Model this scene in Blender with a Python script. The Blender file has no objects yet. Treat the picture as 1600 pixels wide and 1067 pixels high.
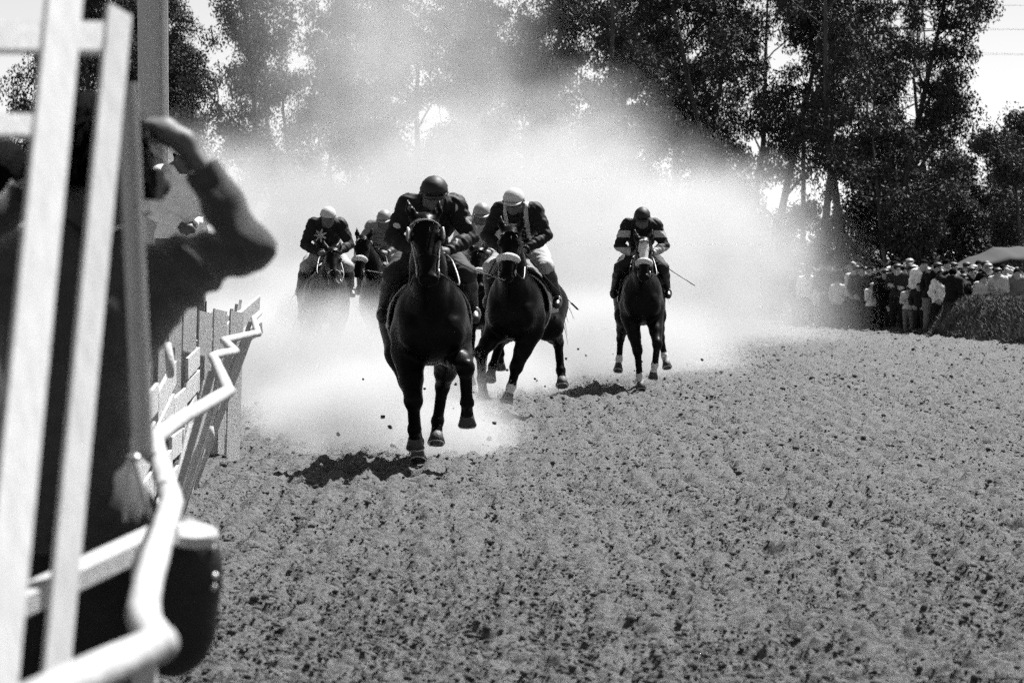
import bpy, math, random
import numpy as np
from mathutils import Vector, Matrix, Euler
R = math.radians
rng = np.random.default_rng(7)
random.seed(7)
scene = bpy.context.scene
col = scene.collection

# ------------------------------------------------------------------ camera
FPX = 4444.4          # focal length in photo pixels (100 mm on a 36 mm frame, 1600 px)
CAM_Z = 1.75
PITCH = math.atan((533.5 - 400.0) / FPX)
cam_data = bpy.data.cameras.new('camera')
cam_data.lens = 100.0
cam_data.sensor_width = 36.0
cam_data.clip_start = 0.1
cam_data.clip_end = 5000.0
cam_data.dof.use_dof = True
cam_data.dof.focus_distance = 30.0
cam_data.dof.aperture_fstop = 5.6
cam = bpy.data.objects.new('camera', cam_data)
cam.location = (0, 0, CAM_Z)
cam.rotation_euler = (math.pi / 2 - PITCH, 0, 0)
col.objects.link(cam)
scene.camera = cam

# ------------------------------------------------------------------ sky and sun (black and white film: neutral light)
SUN_EL, SUN_AZ = R(57), R(42)           # azimuth measured from +Y towards +X
sun_dir = Vector((math.sin(SUN_AZ) * math.cos(SUN_EL), math.cos(SUN_AZ) * math.cos(SUN_EL), math.sin(SUN_EL)))
world = bpy.data.worlds.new('World')
scene.world = world
world.use_nodes = True
wn, wl = world.node_tree.nodes, world.node_tree.links
bg = wn['Background']
sky = wn.new('ShaderNodeTexSky')
sky.sky_type = 'NISHITA'
sky.sun_disc = False
sky.sun_elevation = SUN_EL
sky.sun_rotation = SUN_AZ
sky.air_density = 1.0
sky.dust_density = 0.0
bw = wn.new('ShaderNodeRGBToBW')
wl.new(sky.outputs['Color'], bw.inputs[0])
wl.new(bw.outputs[0], bg.inputs['Color'])
bg.inputs['Strength'].default_value = 0.05
sun_data = bpy.data.lights.new('sun', 'SUN')
sun_data.energy = 5.0
sun_data.angle = R(0.5)
sun = bpy.data.objects.new('sun', sun_data)
sun.rotation_euler = (-sun_dir).to_track_quat('-Z', 'Y').to_euler()
sun.location = (20, 20, 40)
col.objects.link(sun)
scene.view_settings.view_transform = 'Standard'
scene.view_settings.look = 'None'
scene.view_settings.gamma = 1.0
scene.view_settings.exposure = 1.3
scene.render.engine = 'CYCLES'
scene.cycles.use_denoising = False      # the grain of fast black and white film stays
scene.cycles.use_adaptive_sampling = True
scene.cycles.adaptive_threshold = 0.035
scene.cycles.adaptive_min_samples = 24
scene.cycles.volume_bounces = 0
scene.cycles.max_bounces = 5
scene.cycles.volume_max_steps = 256
scene.cycles.volume_step_rate = 6.0
scene.cycles.transparent_max_bounces = 5

def P(px, py, Y):
    """photo pixel -> world point on the plane at distance Y"""
    dx, dy = (px - 800.0) / FPX, (533.5 - py) / FPX
    c, s = math.cos(PITCH), math.sin(PITCH)
    d = np.array([dx, c + dy * s, dy * c - s])
    return np.array([0, 0, CAM_Z]) + d * (Y / d[1])
def PZ(px, py, z):
    """photo pixel -> world point at height z"""
    dx, dy = (px - 800.0) / FPX, (533.5 - py) / FPX
    c, s = math.cos(PITCH), math.sin(PITCH)
    d = np.array([dx, c + dy * s, dy * c - s])
    return np.array([0, 0, CAM_Z]) + d * ((z - CAM_Z) / d[2])

# ------------------------------------------------------------------ materials
MATS = {}
def mat(name, g, rough=0.7, var=0.25, scale=8.0, bump=0.0, bscale=40.0, spec=0.4, metallic=0.0, g2=None, stretch=None):
    """neutral grey procedural material: two noise octaves of tone, optional bump"""
    if name in MATS: return MATS[name]
    m = bpy.data.materials.new(name); m.use_nodes = True
    n, l = m.node_tree.nodes, m.node_tree.links
    b = n['Principled BSDF']
    b.inputs['Roughness'].default_value = rough
    b.inputs['Metallic'].default_value = metallic
    b.inputs['Specular IOR Level'].default_value = spec
    tc = n.new('ShaderNodeTexCoord')
    src = tc.outputs['Object']
    if stretch:
        mp = n.new('ShaderNodeMapping'); mp.inputs['Scale'].default_value = stretch
        l.new(src, mp.inputs[0]); src = mp.outputs[0]
    nz = n.new('ShaderNodeTexNoise'); nz.inputs['Scale'].default_value = scale
    nz.inputs['Detail'].default_value = 5.0; nz.inputs['Roughness'].default_value = 0.65
    l.new(src, nz.inputs['Vector'])
    cr = n.new('ShaderNodeValToRGB')
    lo = g * (1 - var); hi = g * (1 + var) if g2 is None else g2
    cr.color_ramp.elements[0].position = 0.3; cr.color_ramp.elements[1].position = 0.7
    cr.color_ramp.elements[0].color = (lo, lo, lo, 1); cr.color_ramp.elements[1].color = (hi, hi, hi, 1)
    l.new(nz.outputs['Fac'], cr.inputs[0]); l.new(cr.outputs[0], b.inputs['Base Color'])
    if bump:
        nb = n.new('ShaderNodeTexNoise'); nb.inputs['Scale'].default_value = bscale
        nb.inputs['Detail'].default_value = 4.0
        l.new(src, nb.inputs['Vector'])
        bp = n.new('ShaderNodeBump'); bp.inputs['Strength'].default_value = bump; bp.inputs['Distance'].default_value = 0.02
        l.new(nb.outputs['Fac'], bp.inputs['Height']); l.new(bp.outputs[0], b.inputs['Normal'])
    MATS[name] = m
    return m

# ------------------------------------------------------------------ mesh helpers
def unit(v):
    v = np.asarray(v, float); return v / (np.linalg.norm(v) + 1e-12)
def mesh_from(name, V, faces, smooth=True):
    """V (n,3); faces: array (m,3|4) or list of tuples"""
    me = bpy.data.meshes.new(name)
    V = np.asarray(V, np.float32)
    if isinstance(faces, np.ndarray):
        k = faces.shape[1]; m = len(faces)
        me.vertices.add(len(V)); me.vertices.foreach_set('co', V.ravel())
        me.loops.add(m * k); me.loops.foreach_set('vertex_index', faces.astype(np.int32).ravel())
        me.polygons.add(m)
        me.polygons.foreach_set('loop_start', np.arange(0, m * k, k, dtype=np.int32))
        me.update(calc_edges=True); me.validate()
    else:
        me.from_pydata([tuple(map(float, v)) for v in V], [], [tuple(map(int, f)) for f in faces])
    if smooth: me.polygons.foreach_set('use_smooth', np.ones(len(me.polygons), bool))
    me.update()
    return me
def link(name, me, material=None, parent=None, loc=None):
    o = bpy.data.objects.new(name, me); col.objects.link(o)
    if material is not None and len(me.materials) == 0: me.materials.append(material)
    if parent is not None: o.parent = parent
    if loc is not None: o.location = loc
    return o
def empty(name, loc=(0, 0, 0), rz=0.0):
    o = bpy.data.objects.new(name, None); o.empty_display_size = 0.1
    o.location = loc; o.rotation_euler = (0, 0, rz); col.objects.link(o); return o
def tag(o, label=None, cat=None, group=None, kind=None):
    if label: o['label'] = label
    if cat: o['category'] = cat
    if group: o['group'] = group
    if kind: o['kind'] = kind
    return o
def use_mat(o, m):
    """material on the object, so copies may share the mesh"""
    if not o.data.materials: o.data.materials.append(m)
    o.material_slots[0].link = 'OBJECT'; o.material_slots[0].material = m

class MB:
    """collects shapes into one mesh"""
    def __init__(s): s.V = []; s.F = []; s.n = 0
    def add(s, V, F):
        s.V.append(np.asarray(V, float)); s.F += [tuple(i + s.n for i in f) for f in F]; s.n += len(V); return s
    def box(s, c, half, rot=None, bevel=0.0):
        c = np.asarray(c, float); hx, hy, hz = half
        pts = np.array([(x, y, z) for x in (-hx, hx) for y in (-hy, hy) for z in (-hz, hz)])
        F = [(0, 1, 3, 2), (4, 6, 7, 5), (0, 4, 5, 1), (2, 3, 7, 6), (0, 2, 6, 4), (1, 5, 7, 3)]
        if rot is not None: pts = pts @ np.asarray(rot).T
        return s.add(pts + c, F)
    def beam(s, a, b, w, t, up=(0, 0, 1), w2=None):
        """rectangular bar from a to b: w across, t along the 'up' side; slightly chamfered"""
        a, b = np.asarray(a, float), np.asarray(b, float)
        d = unit(b - a); u = np.asarray(up, float); u = u - d * u.dot(d); u = unit(u); v = np.cross(d, u)
        w2 = w if w2 is None else w2
        ch = min(w, t) * 0.12
        prof = lambda w: [(w/2-ch, t/2), (w/2, t/2-ch), (w/2, -t/2+ch), (w/2-ch, -t/2), (-w/2+ch, -t/2), (-w/2, -t/2+ch), (-w/2, t/2-ch), (-w/2+ch, t/2)]
        V = [a + v * x + u * y for x, y in prof(w)] + [b + v * x + u * y for x, y in prof(w2)]
        F = [(i, (i+1) % 8, 8 + (i+1) % 8, 8 + i) for i in range(8)] + [tuple(range(7, -1, -1)), tuple(range(8, 16))]
        return s.add(V, F)
    def tube(s, pts, rad, n=8, flat=1.0, cap=True, up=(0.13, 0.21, 0.97)):
        pts = np.asarray(pts, float); m = len(pts)
        rad = np.full(m, rad, float) if np.isscalar(rad) else np.asarray(rad, float)
        T = np.gradient(pts, axis=0); T /= np.linalg.norm(T, axis=1)[:, None] + 1e-12
        u = np.asarray(up, float); V = []
        for i in range(m):
            u = u - T[i] * u.dot(T[i]); u = unit(u); v = np.cross(T[i], u)
            a = np.arange(n) * 2 * math.pi / n
            V.append(pts[i] + rad[i] * (np.cos(a)[:, None] * v + flat * np.sin(a)[:, None] * u))
        V = np.concatenate(V)
        F = [(i*n+j, i*n+(j+1) % n, (i+1)*n+(j+1) % n, (i+1)*n+j) for i in range(m-1) for j in range(n)]
        if cap: F += [tuple(range(n-1, -1, -1)), tuple(range((m-1)*n, m*n))]
        return s.add(V, F)
    def ell(s, c, r, nu=12, nv=8, rot=None):
        V = []; F = []
        for i in range(nv + 1):
            t = math.pi * i / nv
            for j in range(nu):
                p = 2 * math.pi * j / nu
                V.append((r[0]*math.sin(t)*math.cos(p), r[1]*math.sin(t)*math.sin(p), r[2]*math.cos(t)))
        for i in range(nv):
            for j in range(nu):
                F.append((i*nu+j, (i+1)*nu+j, (i+1)*nu+(j+1) % nu, i*nu+(j+1) % nu))
        V = np.array(V)
        if rot is not None: V = V @ np.asarray(rot).T
        return s.add(V + np.asarray(c, float), F)
    def mesh(s, name, smooth=False): return mesh_from(name, np.concatenate(s.V), s.F, smooth)
    def build(s, name, m, parent=None, smooth=False): return link(name, s.mesh(name, smooth), m, parent)

def smooth_path(pts, k=6):
    """Catmull-Rom"""
    p = np.asarray(pts, float); p = np.vstack([2*p[0]-p[1], p, 2*p[-1]-p[-2]]); out = []
    for i in range(1, len(p) - 2):
        for t in np.linspace(0, 1, k, endpoint=False):
            a, b, c, d = p[i-1], p[i], p[i+1], p[i+2]
            out.append(0.5 * (2*b + (c-a)*t + (2*a-5*b+4*c-d)*t*t + (3*b-a-3*c+d)*t**3))
    out.append(p[-2]); return np.array(out)

# ------------------------------------------------------------------ bodies: blended distance field -> one continuous surface
def pc(a, b, ra, rb, k=0.03, g='body', sc=(1, 1, 1)): return ('c', np.array(a, float), np.array(b, float), ra, rb, k, g, np.array(sc, float))
def pe(c, r, k=0.03, g='body', rot=None): return ('e', np.array(c, float), np.array(r, float), rot, None, k, g, None)
def chain(pts, rads, k=0.03, g='body', sc=(1, 1, 1)):
    return [pc(pts[i], pts[i+1], rads[i], rads[i+1], k, g, sc) for i in range(len(pts) - 1)]
def psdf(pr, X):
    if pr[0] == 'c':
        _, a, b, ra, rb, k, g, sc = pr
        a2, b2, x = a * sc, b * sc, X * sc
        ba = b2 - a2; h = np.clip(((x - a2) @ ba) / (ba @ ba + 1e-12), 0, 1)
        d = np.linalg.norm(x - a2 - h[..., None] * ba, axis=-1) - (ra + h * (rb - ra))
        return d / sc.max()
    _, c, r, rot, _, k, g, _ = pr
    x = X - c
    if rot is not None: x = x @ rot
    k0 = np.linalg.norm(x / r, axis=-1); k1 = np.linalg.norm(x / (r * r), axis=-1) + 1e-9
    return k0 * (k0 - 1) / k1
def pbox(pr, m):
    if pr[0] == 'c':
        r = max(pr[3], pr[4]) / min(pr[7].min(), 1.0) + m
        return np.minimum(pr[1], pr[2]) - r, np.maximum(pr[1], pr[2]) + r
    r = (pr[2].max() if pr[3] is not None else pr[2]) + m
    return pr[1] - r, pr[1] + r
def surface(prims, h, smooth=1, cuts=()):
    """prims -> vertices, quads, group of every vertex"""
    lo = np.min([pbox(p, 3*h)[0] for p in prims], axis=0); hi = np.max([pbox(p, 3*h)[1] for p in prims], axis=0)
    n = np.ceil((hi - lo) / h).astype(int) + 1
    F = np.full(n, 0.5, np.float32)
    ax = [lo[i] + h * np.arange(n[i]) for i in range(3)]
    def region(pr, m):
        a, b = pbox(pr, m)
        i0 = np.clip(np.floor((a - lo) / h).astype(int), 0, n - 1); i1 = np.clip(np.ceil((b - lo) / h).astype(int) + 1, 1, n)
        sl = tuple(slice(i0[i], i1[i]) for i in range(3))
        X = np.stack(np.meshgrid(ax[0][sl[0]], ax[1][sl[1]], ax[2][sl[2]], indexing='ij'), -1)
        return sl, X
    for pr in prims:
        k = max(pr[5], 1e-4)
        sl, X = region(pr, k + 2.5*h)
        d = psdf(pr, X).astype(np.float32); f = F[sl]
        q = np.maximum(k - np.abs(f - d), 0) / k
        F[sl] = np.minimum(f, d) - q * q * k * 0.25
    for pr in cuts:
        k = max(pr[5], 1e-4)
        sl, X = region(pr, k + 2*h)
        d = -psdf(pr, X).astype(np.float32); f = F[sl]
        q = np.maximum(k - np.abs(f - d), 0) / k
        F[sl] = np.maximum(f, d) + q * q * k * 0.25
    S = F < 0
    c = [(0,0,0),(1,0,0),(0,1,0),(1,1,0),(0,0,1),(1,0,1),(0,1,1),(1,1,1)]
    nn = n - 1
    cs = [S[a:a+nn[0], b:b+nn[1], d:d+nn[2]] for a, b, d in c]
    anyS = cs[0].copy(); allS = cs[0].copy()
    for q in cs[1:]: anyS |= q; allS &= q
    idx = np.argwhere(anyS & ~allS)
    vals = np.stack([F[idx[:,0]+a, idx[:,1]+b, idx[:,2]+d] for a, b, d in c], 1)
    C = np.array(c, float)
    acc = np.zeros((len(idx), 3)); cnt = np.zeros(len(idx))
    for i in range(8):
        for j in range(i+1, 8):
            if np.abs(C[i]-C[j]).sum() != 1: continue
            m = (vals[:, i] < 0) != (vals[:, j] < 0)
            t = vals[m, i] / (vals[m, i] - vals[m, j])
            acc[m] += C[i] + t[:, None] * (C[j] - C[i]); cnt[m] += 1
    V = lo + h * (idx + acc / cnt[:, None])
    vid = np.full(nn, -1, np.int32); vid[tuple(idx.T)] = np.arange(len(idx))
    Q = []
    for axd in range(3):
        b, d = [(1, 2), (2, 0), (0, 1)][axd]
        sa = [slice(1, -1)] * 3; sa[axd] = slice(0, -1); sb = list(sa); sb[axd] = slice(1, None)
        A, B = S[tuple(sa)], S[tuple(sb)]
        for flip, m in ((False, A & ~B), (True, B & ~A)):
            e = np.argwhere(m); off = np.ones(3, int); off[axd] = 0; e = e + off
            eb = np.zeros(3, int); eb[b] = 1; ed = np.zeros(3, int); ed[d] = 1
            q = np.stack([vid[tuple((e-eb-ed).T)], vid[tuple((e-ed).T)], vid[tuple(e.T)], vid[tuple((e-eb).T)]], 1)
            Q.append(q[:, ::-1] if flip else q)
    Q = np.concatenate(Q); Q = Q[(Q >= 0).all(1)]
    for _ in range(smooth): V = laplace(V, Q, 0.5)
    best = np.full(len(V), 1e9); gi = np.zeros(len(V), int); names = []
    for pr in prims:
        if pr[6] not in names: names.append(pr[6])
        d = psdf(pr, V); m = d < best; best[m] = d[m]; gi[m] = names.index(pr[6])
    return V, Q, np.array(names)[gi]
def laplace(V, Q, w):
    e = np.concatenate([Q[:, [0, 1]], Q[:, [1, 2]], Q[:, [2, 3]], Q[:, [3, 0]]]); e = np.concatenate([e, e[:, ::-1]])
    cnt = np.bincount(e[:, 0], minlength=len(V)) + 1e-9
    S = np.stack([np.bincount(e[:, 0], V[e[:, 1], i], minlength=len(V)) for i in range(3)], 1) / cnt[:, None]
    return V * (1 - w) + S * w
def normals(V, Q):
    n = np.cross(V[Q[:, 2]] - V[Q[:, 0]], V[Q[:, 3]] - V[Q[:, 1]])
    N = np.stack([sum(np.bincount(Q[:, j], n[:, i], minlength=len(V)) for j in range(4)) for i in range(3)], 1)
    return N / (np.linalg.norm(N, axis=1)[:, None] + 1e-12)
def shell(V, Q, N, mask, off, folds=0.0, fs=(22, 31, 17)):
    """clothing: the faces under mask pushed out, with a turned-in hem"""
    fm = mask[Q].all(1); q = Q[fm]
    if len(q) == 0: return None
    ids, inv = np.unique(q, return_inverse=True); q = inv.reshape(-1, 4)
    p = V[ids]; nn = N[ids]
    d = off
    if folds:
        s = np.sin(p[:, 0]*fs[0] + 2.1*np.sin(p[:, 2]*fs[1]*0.6)) * np.sin(p[:, 2]*fs[1] + 1.7*np.sin(p[:, 1]*fs[2])) + 0.5*np.sin(p@np.array(fs)*1.9)
        d = off + folds * (0.6 + s * 0.6)
        d = np.maximum(d, off*0.6)[:, None]
    o = p + nn * d
    e = np.concatenate([q[:, [0, 1]], q[:, [1, 2]], q[:, [2, 3]], q[:, [3, 0]]])
    key = np.sort(e, 1); _, first, cnt = np.unique(key, axis=0, return_index=True, return_counts=True)
    be = e[first[cnt == 1]]
    m = len(o)
    inner = p - nn * off
    allv = np.concatenate([o, inner]); rim = np.stack([be[:, 1], be[:, 0], be[:, 0] + m, be[:, 1] + m], 1)
    allq = np.concatenate([q, rim])
    used, inv = np.unique(allq, return_inverse=True)
    return allv[used], inv.reshape(-1, 4)

# value noise for the ground
_tab = rng.random((256, 256)).astype(np.float32)
def vnoise(x, y):
    xi = np.floor(x).astype(int); yi = np.floor(y).astype(int); fx = x - xi; fy = y - yi
    fx = fx*fx*(3-2*fx); fy = fy*fy*(3-2*fy)
    a = _tab[xi & 255, yi & 255]; b = _tab[(xi+1) & 255, yi & 255]; c = _tab[xi & 255, (yi+1) & 255]; d = _tab[(xi+1) & 255, (yi+1) & 255]
    return (a*(1-fx)+b*fx)*(1-fy) + (c*(1-fx)+d*fx)*fy
# ------------------------------------------------------------------ ground: base sheet to the horizon + harrowed dirt track
def dirt_material(name, g, dark, speck=True):
    m = bpy.data.materials.new(name); m.use_nodes = True
    n, l = m.node_tree.nodes, m.node_tree.links
    b = n['Principled BSDF']; b.inputs['Roughness'].default_value = 0.95; b.inputs['Specular IOR Level'].default_value = 0.1
    tc = n.new('ShaderNodeTexCoord')
    def noise(s, d=4.0, r=0.6):
        z = n.new('ShaderNodeTexNoise'); z.inputs['Scale'].default_value = s; z.inputs['Detail'].default_value = d; z.inputs['Roughness'].default_value = r
        l.new(tc.outputs['Object'], z.inputs['Vector']); return z.outputs['Fac']
    def ramp(f, p0, c0, p1, c1):
        r = n.new('ShaderNodeValToRGB'); e = r.color_ramp.elements
        e[0].position = p0; e[1].position = p1; e[0].color = (c0, c0, c0, 1); e[1].color = (c1, c1, c1, 1)
        l.new(f, r.inputs[0]); return r.outputs[0]
    def mul(a, c):
        x = n.new('ShaderNodeMix'); x.data_type = 'RGBA'; x.blend_type = 'MULTIPLY'; x.inputs[0].default_value = 1.0
        l.new(a, x.inputs[6]); l.new(c, x.inputs[7]); return x.outputs[2]
    c = ramp(noise(1.1, 6), 0.32, g*0.9, 0.68, g*1.08)
    c = mul(c, ramp(noise(26, 5, 0.7), 0.36, dark, 0.52, 1.0))
    c = mul(c, ramp(noise(90, 3, 0.7), 0.33, 0.6, 0.62, 1.1))
    l.new(c, b.inputs['Base Color'])
    bp = n.new('ShaderNodeBump'); bp.inputs['Strength'].default_value = 1.0; bp.inputs['Distance'].default_value = 0.03
    l.new(noise(55, 6, 0.7), bp.inputs['Height']); l.new(bp.outputs[0], b.inputs['Normal'])
    return m
track_mat = dirt_material('track_dirt', 0.165, 0.36)
ground_mat = dirt_material('verge_dirt', 0.13, 0.45)

def track_height(x, y):
    # furrows of the harrow follow the track, which bends away to the left
    c = x + 0.00035 * (y - 10.0)**2
    f = 0.0155 * np.sin(c * 27.0 + 6.0 * vnoise(x*0.6, y*0.22)) * (0.4 + vnoise(x*0.7 + 9, y*0.3))
    z = 0.035 * (vnoise(x*0.8, y*0.5) - 0.5) + f
    z += 0.04 * (vnoise(x*3.1, y*2.2 + 5) - 0.5)
    a = vnoise(x*9.0, y*7.0 + 3); z += 0.042 * (a - 0.5)
    b = vnoise(x*19.0 + 7, y*15.0); z += 0.05 * np.maximum(b - 0.5, 0)**1.2 * 2.2
    z -= 0.055 * np.clip(vnoise(x*6.5 + 40, y*4.5 + 11) - 0.72, 0, 1) * 5.0     # hoof pits
    d = vnoise(x*37.0 + 3, y*30.0 + 8); z += 0.022 * (d - 0.5)
    return z
rows = [8.0]
while rows[-1] < 90.0: rows.append(rows[-1] + min(max(0.0178 * (rows[-1] / 12.0)**2, 0.012), 0.5))
rows = np.array(rows)
u = np.linspace(-1, 1, 530)
YY = np.repeat(rows[:, None], len(u), 1)
XX = u[None, :] * (0.205 * YY + 0.9) + 0.022 * YY + 0.25
ZZ = track_height(XX, YY)
edge = np.minimum(1.0, np.minimum((1 - np.abs(u))[None, :] * 12, np.minimum((YY - 8.0), (90.0 - YY) * 0.5)))
ZZ = ZZ * edge - 0.09 * (1 - edge)
nr, nc = YY.shape
ii = np.arange(nr * nc).reshape(nr, nc)
q = np.stack([ii[:-1, :-1], ii[:-1, 1:], ii[1:, 1:], ii[1:, :-1]], -1).reshape(-1, 4)
trk = link('track', mesh_from('track', np.stack([XX, YY, ZZ], -1).reshape(-1, 3), q), track_mat)
tag(trk, kind='structure', label='pale harrowed dirt race track full of hoof prints')
gx = np.linspace(-1, 1, 41); gx = np.sign(gx) * np.abs(gx)**3 * 1500
GX, GY = np.meshgrid(gx, gx + 200)
gi = np.arange(41*41).reshape(41, 41)
gq = np.stack([gi[:-1, :-1], gi[:-1, 1:], gi[1:, 1:], gi[1:, :-1]], -1).reshape(-1, 4)
grd = link('ground', mesh_from('ground', np.stack([GX, GY, np.full_like(GX, -0.06)], -1).reshape(-1, 3), gq), ground_mat)
tag(grd, kind='structure', label='dry earth ground around and beyond the race track')

# loose clods of dirt lying on the track: one object, nobody could count them
def ico():
    t = (1 + 5**0.5) / 2
    V = np.array([(-1,t,0),(1,t,0),(-1,-t,0),(1,-t,0),(0,-1,t),(0,1,t),(0,-1,-t),(0,1,-t),(t,0,-1),(t,0,1),(-t,0,-1),(-t,0,1)], float)
    V /= np.linalg.norm(V[0])
    F = np.array([(0,11,5),(0,5,1),(0,1,7),(0,7,10),(0,10,11),(1,5,9),(5,11,4),(11,10,2),(10,7,6),(7,1,8),(3,9,4),(3,4,2),(3,2,6),(3,6,8),(3,8,9),(4,9,5),(2,4,11),(6,2,10),(8,6,7),(9,8,1)])
    return V, F
iv, if_ = ico()
def clods(n, y0, y1, smin, smax, seed, iv=iv, if_=if_):
    r = np.random.default_rng(seed)
    # density per square metre falls with distance
    y = 1.0 / (1.0/y0 + r.random(n) * (1.0/y1 - 1.0/y0)); x = (r.random(n)*2-1) * (0.19*y + 0.5) + 0.02*y
    keep = 0.5*vnoise(x*1.1 + 17, y*0.8 + 5) + 0.6*vnoise(x*4, y*3) - 0.2*np.sin((x + 0.00035*(y-10.0)**2)*27.0 + 6.0*vnoise(x*0.6, y*0.22)) > 0.19 + 0.5*r.random(n)
    x, y = x[keep], y[keep]; n = len(x)
    s = smin * (smax/smin) ** (r.random(n)**2.2) * np.clip((y/20.0), 1.0, 2.2)**0.6
    z = track_height(x, y) + s*0.18
    nv_ = len(iv); V = iv[None] * (0.72 + 0.5*r.random((n, nv_, 1)))
    V = V * (s[:, None, None] * np.stack([0.8+0.7*r.random(n), 0.8+0.6*r.random(n), 0.55+0.4*r.random(n)], -1)[:, None, :])
    a = r.random(n)*6.283; ca, sa = np.cos(a)[:, None], np.sin(a)[:, None]
    V = np.stack([V[..., 0]*ca - V[..., 1]*sa, V[..., 0]*sa + V[..., 1]*ca, V[..., 2]], -1)
    V += np.stack([x, y, z], -1)[:, None, :]
    F = (if_[None] + (np.arange(n)*nv_)[:, None, None]).reshape(-1, 3)
    return V.reshape(-1, 3), F
oct_v = np.array([(1, 0, 0), (-1, 0, 0), (0, 1, 0), (0, -1, 0), (0, 0, 1), (0, 0, -1)], float)
oct_f = np.array([(0, 2, 4), (2, 1, 4), (1, 3, 4), (3, 0, 4), (2, 0, 5), (1, 2, 5), (3, 1, 5), (0, 3, 5)])
v1, f1 = clods(14000, 10.5, 80.0, 0.010, 0.024, 3)
v2, f2 = clods(105000, 10.5, 80.0, 0.006, 0.014, 4, oct_v, oct_f)
f2 = f2 + len(v1); v1 = np.concatenate([v1, v2]); f1 = np.concatenate([f1, f2])
clod_mat = mat('clod_dirt', 0.075, 0.95, 0.5, 30.0, 0.6, 120.0, 0.1)
co = link('dirt', mesh_from('dirt', v1, f1, False), clod_mat)
tag(co, 'loose crumbs and clods of dirt strewn over the track', 'dirt', kind='stuff')

r_ = np.random.default_rng(12); fl_v = []; fl_f = []
for (cx_, cy_, n_) in ((-0.7, 24.6, 26), (0.1, 31.4, 22), (1.65, 38.4, 16), (-2.4, 39.5, 14), (-1.6, 41.0, 10)):
    for k in range(n_):
        p_ = np.array((cx_ + r_.normal(0, 0.55), cy_ + abs(r_.normal(0, 0.9)), abs(r_.normal(0, 0.35)) + 0.03)); s_ = r_.uniform(0.008, 0.024)
        fl_f.append(if_ + 12*len(fl_v)); fl_v.append(p_ + iv*s_*(0.7 + 0.6*r_.random((12, 1))))
fo = link('dirt', mesh_from('flying_dirt', np.concatenate(fl_v), np.concatenate(fl_f), False), clod_mat)
tag(fo, 'small clods of dirt kicked up in the air by the hooves', 'dirt', kind='stuff')

# ------------------------------------------------------------------ dust thrown up by the field: one closed box of air, uneven density
#        centre              radii             density
DUST = [((-0.3, 57.0, 0.8), (6.0, 14.0, 4.5), 0.36),
        ((-5.2, 53.0, 0.6), (4.8, 11.0, 4.0), 0.36),
        ((3.1, 60.0, 0.5), (4.6, 9.0, 4.0), 0.28),
        ((-2.3, 58.0, 5.4), (3.9, 12.0, 5.4), 0.05),
        ((4.4, 60.0, 2.2), (2.6, 5.0, 1.9), 0.20),
        ((1.2, 58.0, 4.0), (2.6, 5.0, 1.9), 0.13),
        ((-2.6, 36.0, 0.1), (2.4, 5.5, 1.40), 1.25),
        ((-1.3, 28.2, 0.0), (1.45, 3.8, 0.90), 2.6),
        ((-0.5, 25.6, 0.0), (0.75, 1.4, 0.55), 1.8),
        ((-3.2, 42.5, 0.3), (2.6, 5.0, 1.7), 0.9),
        ((1.2, 43.8, 0.2), (2.8, 5.0, 1.3), 1.0),
        ((-0.4, 37.5, 0.0), (1.5, 3.4, 0.8), 1.2)]
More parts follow.
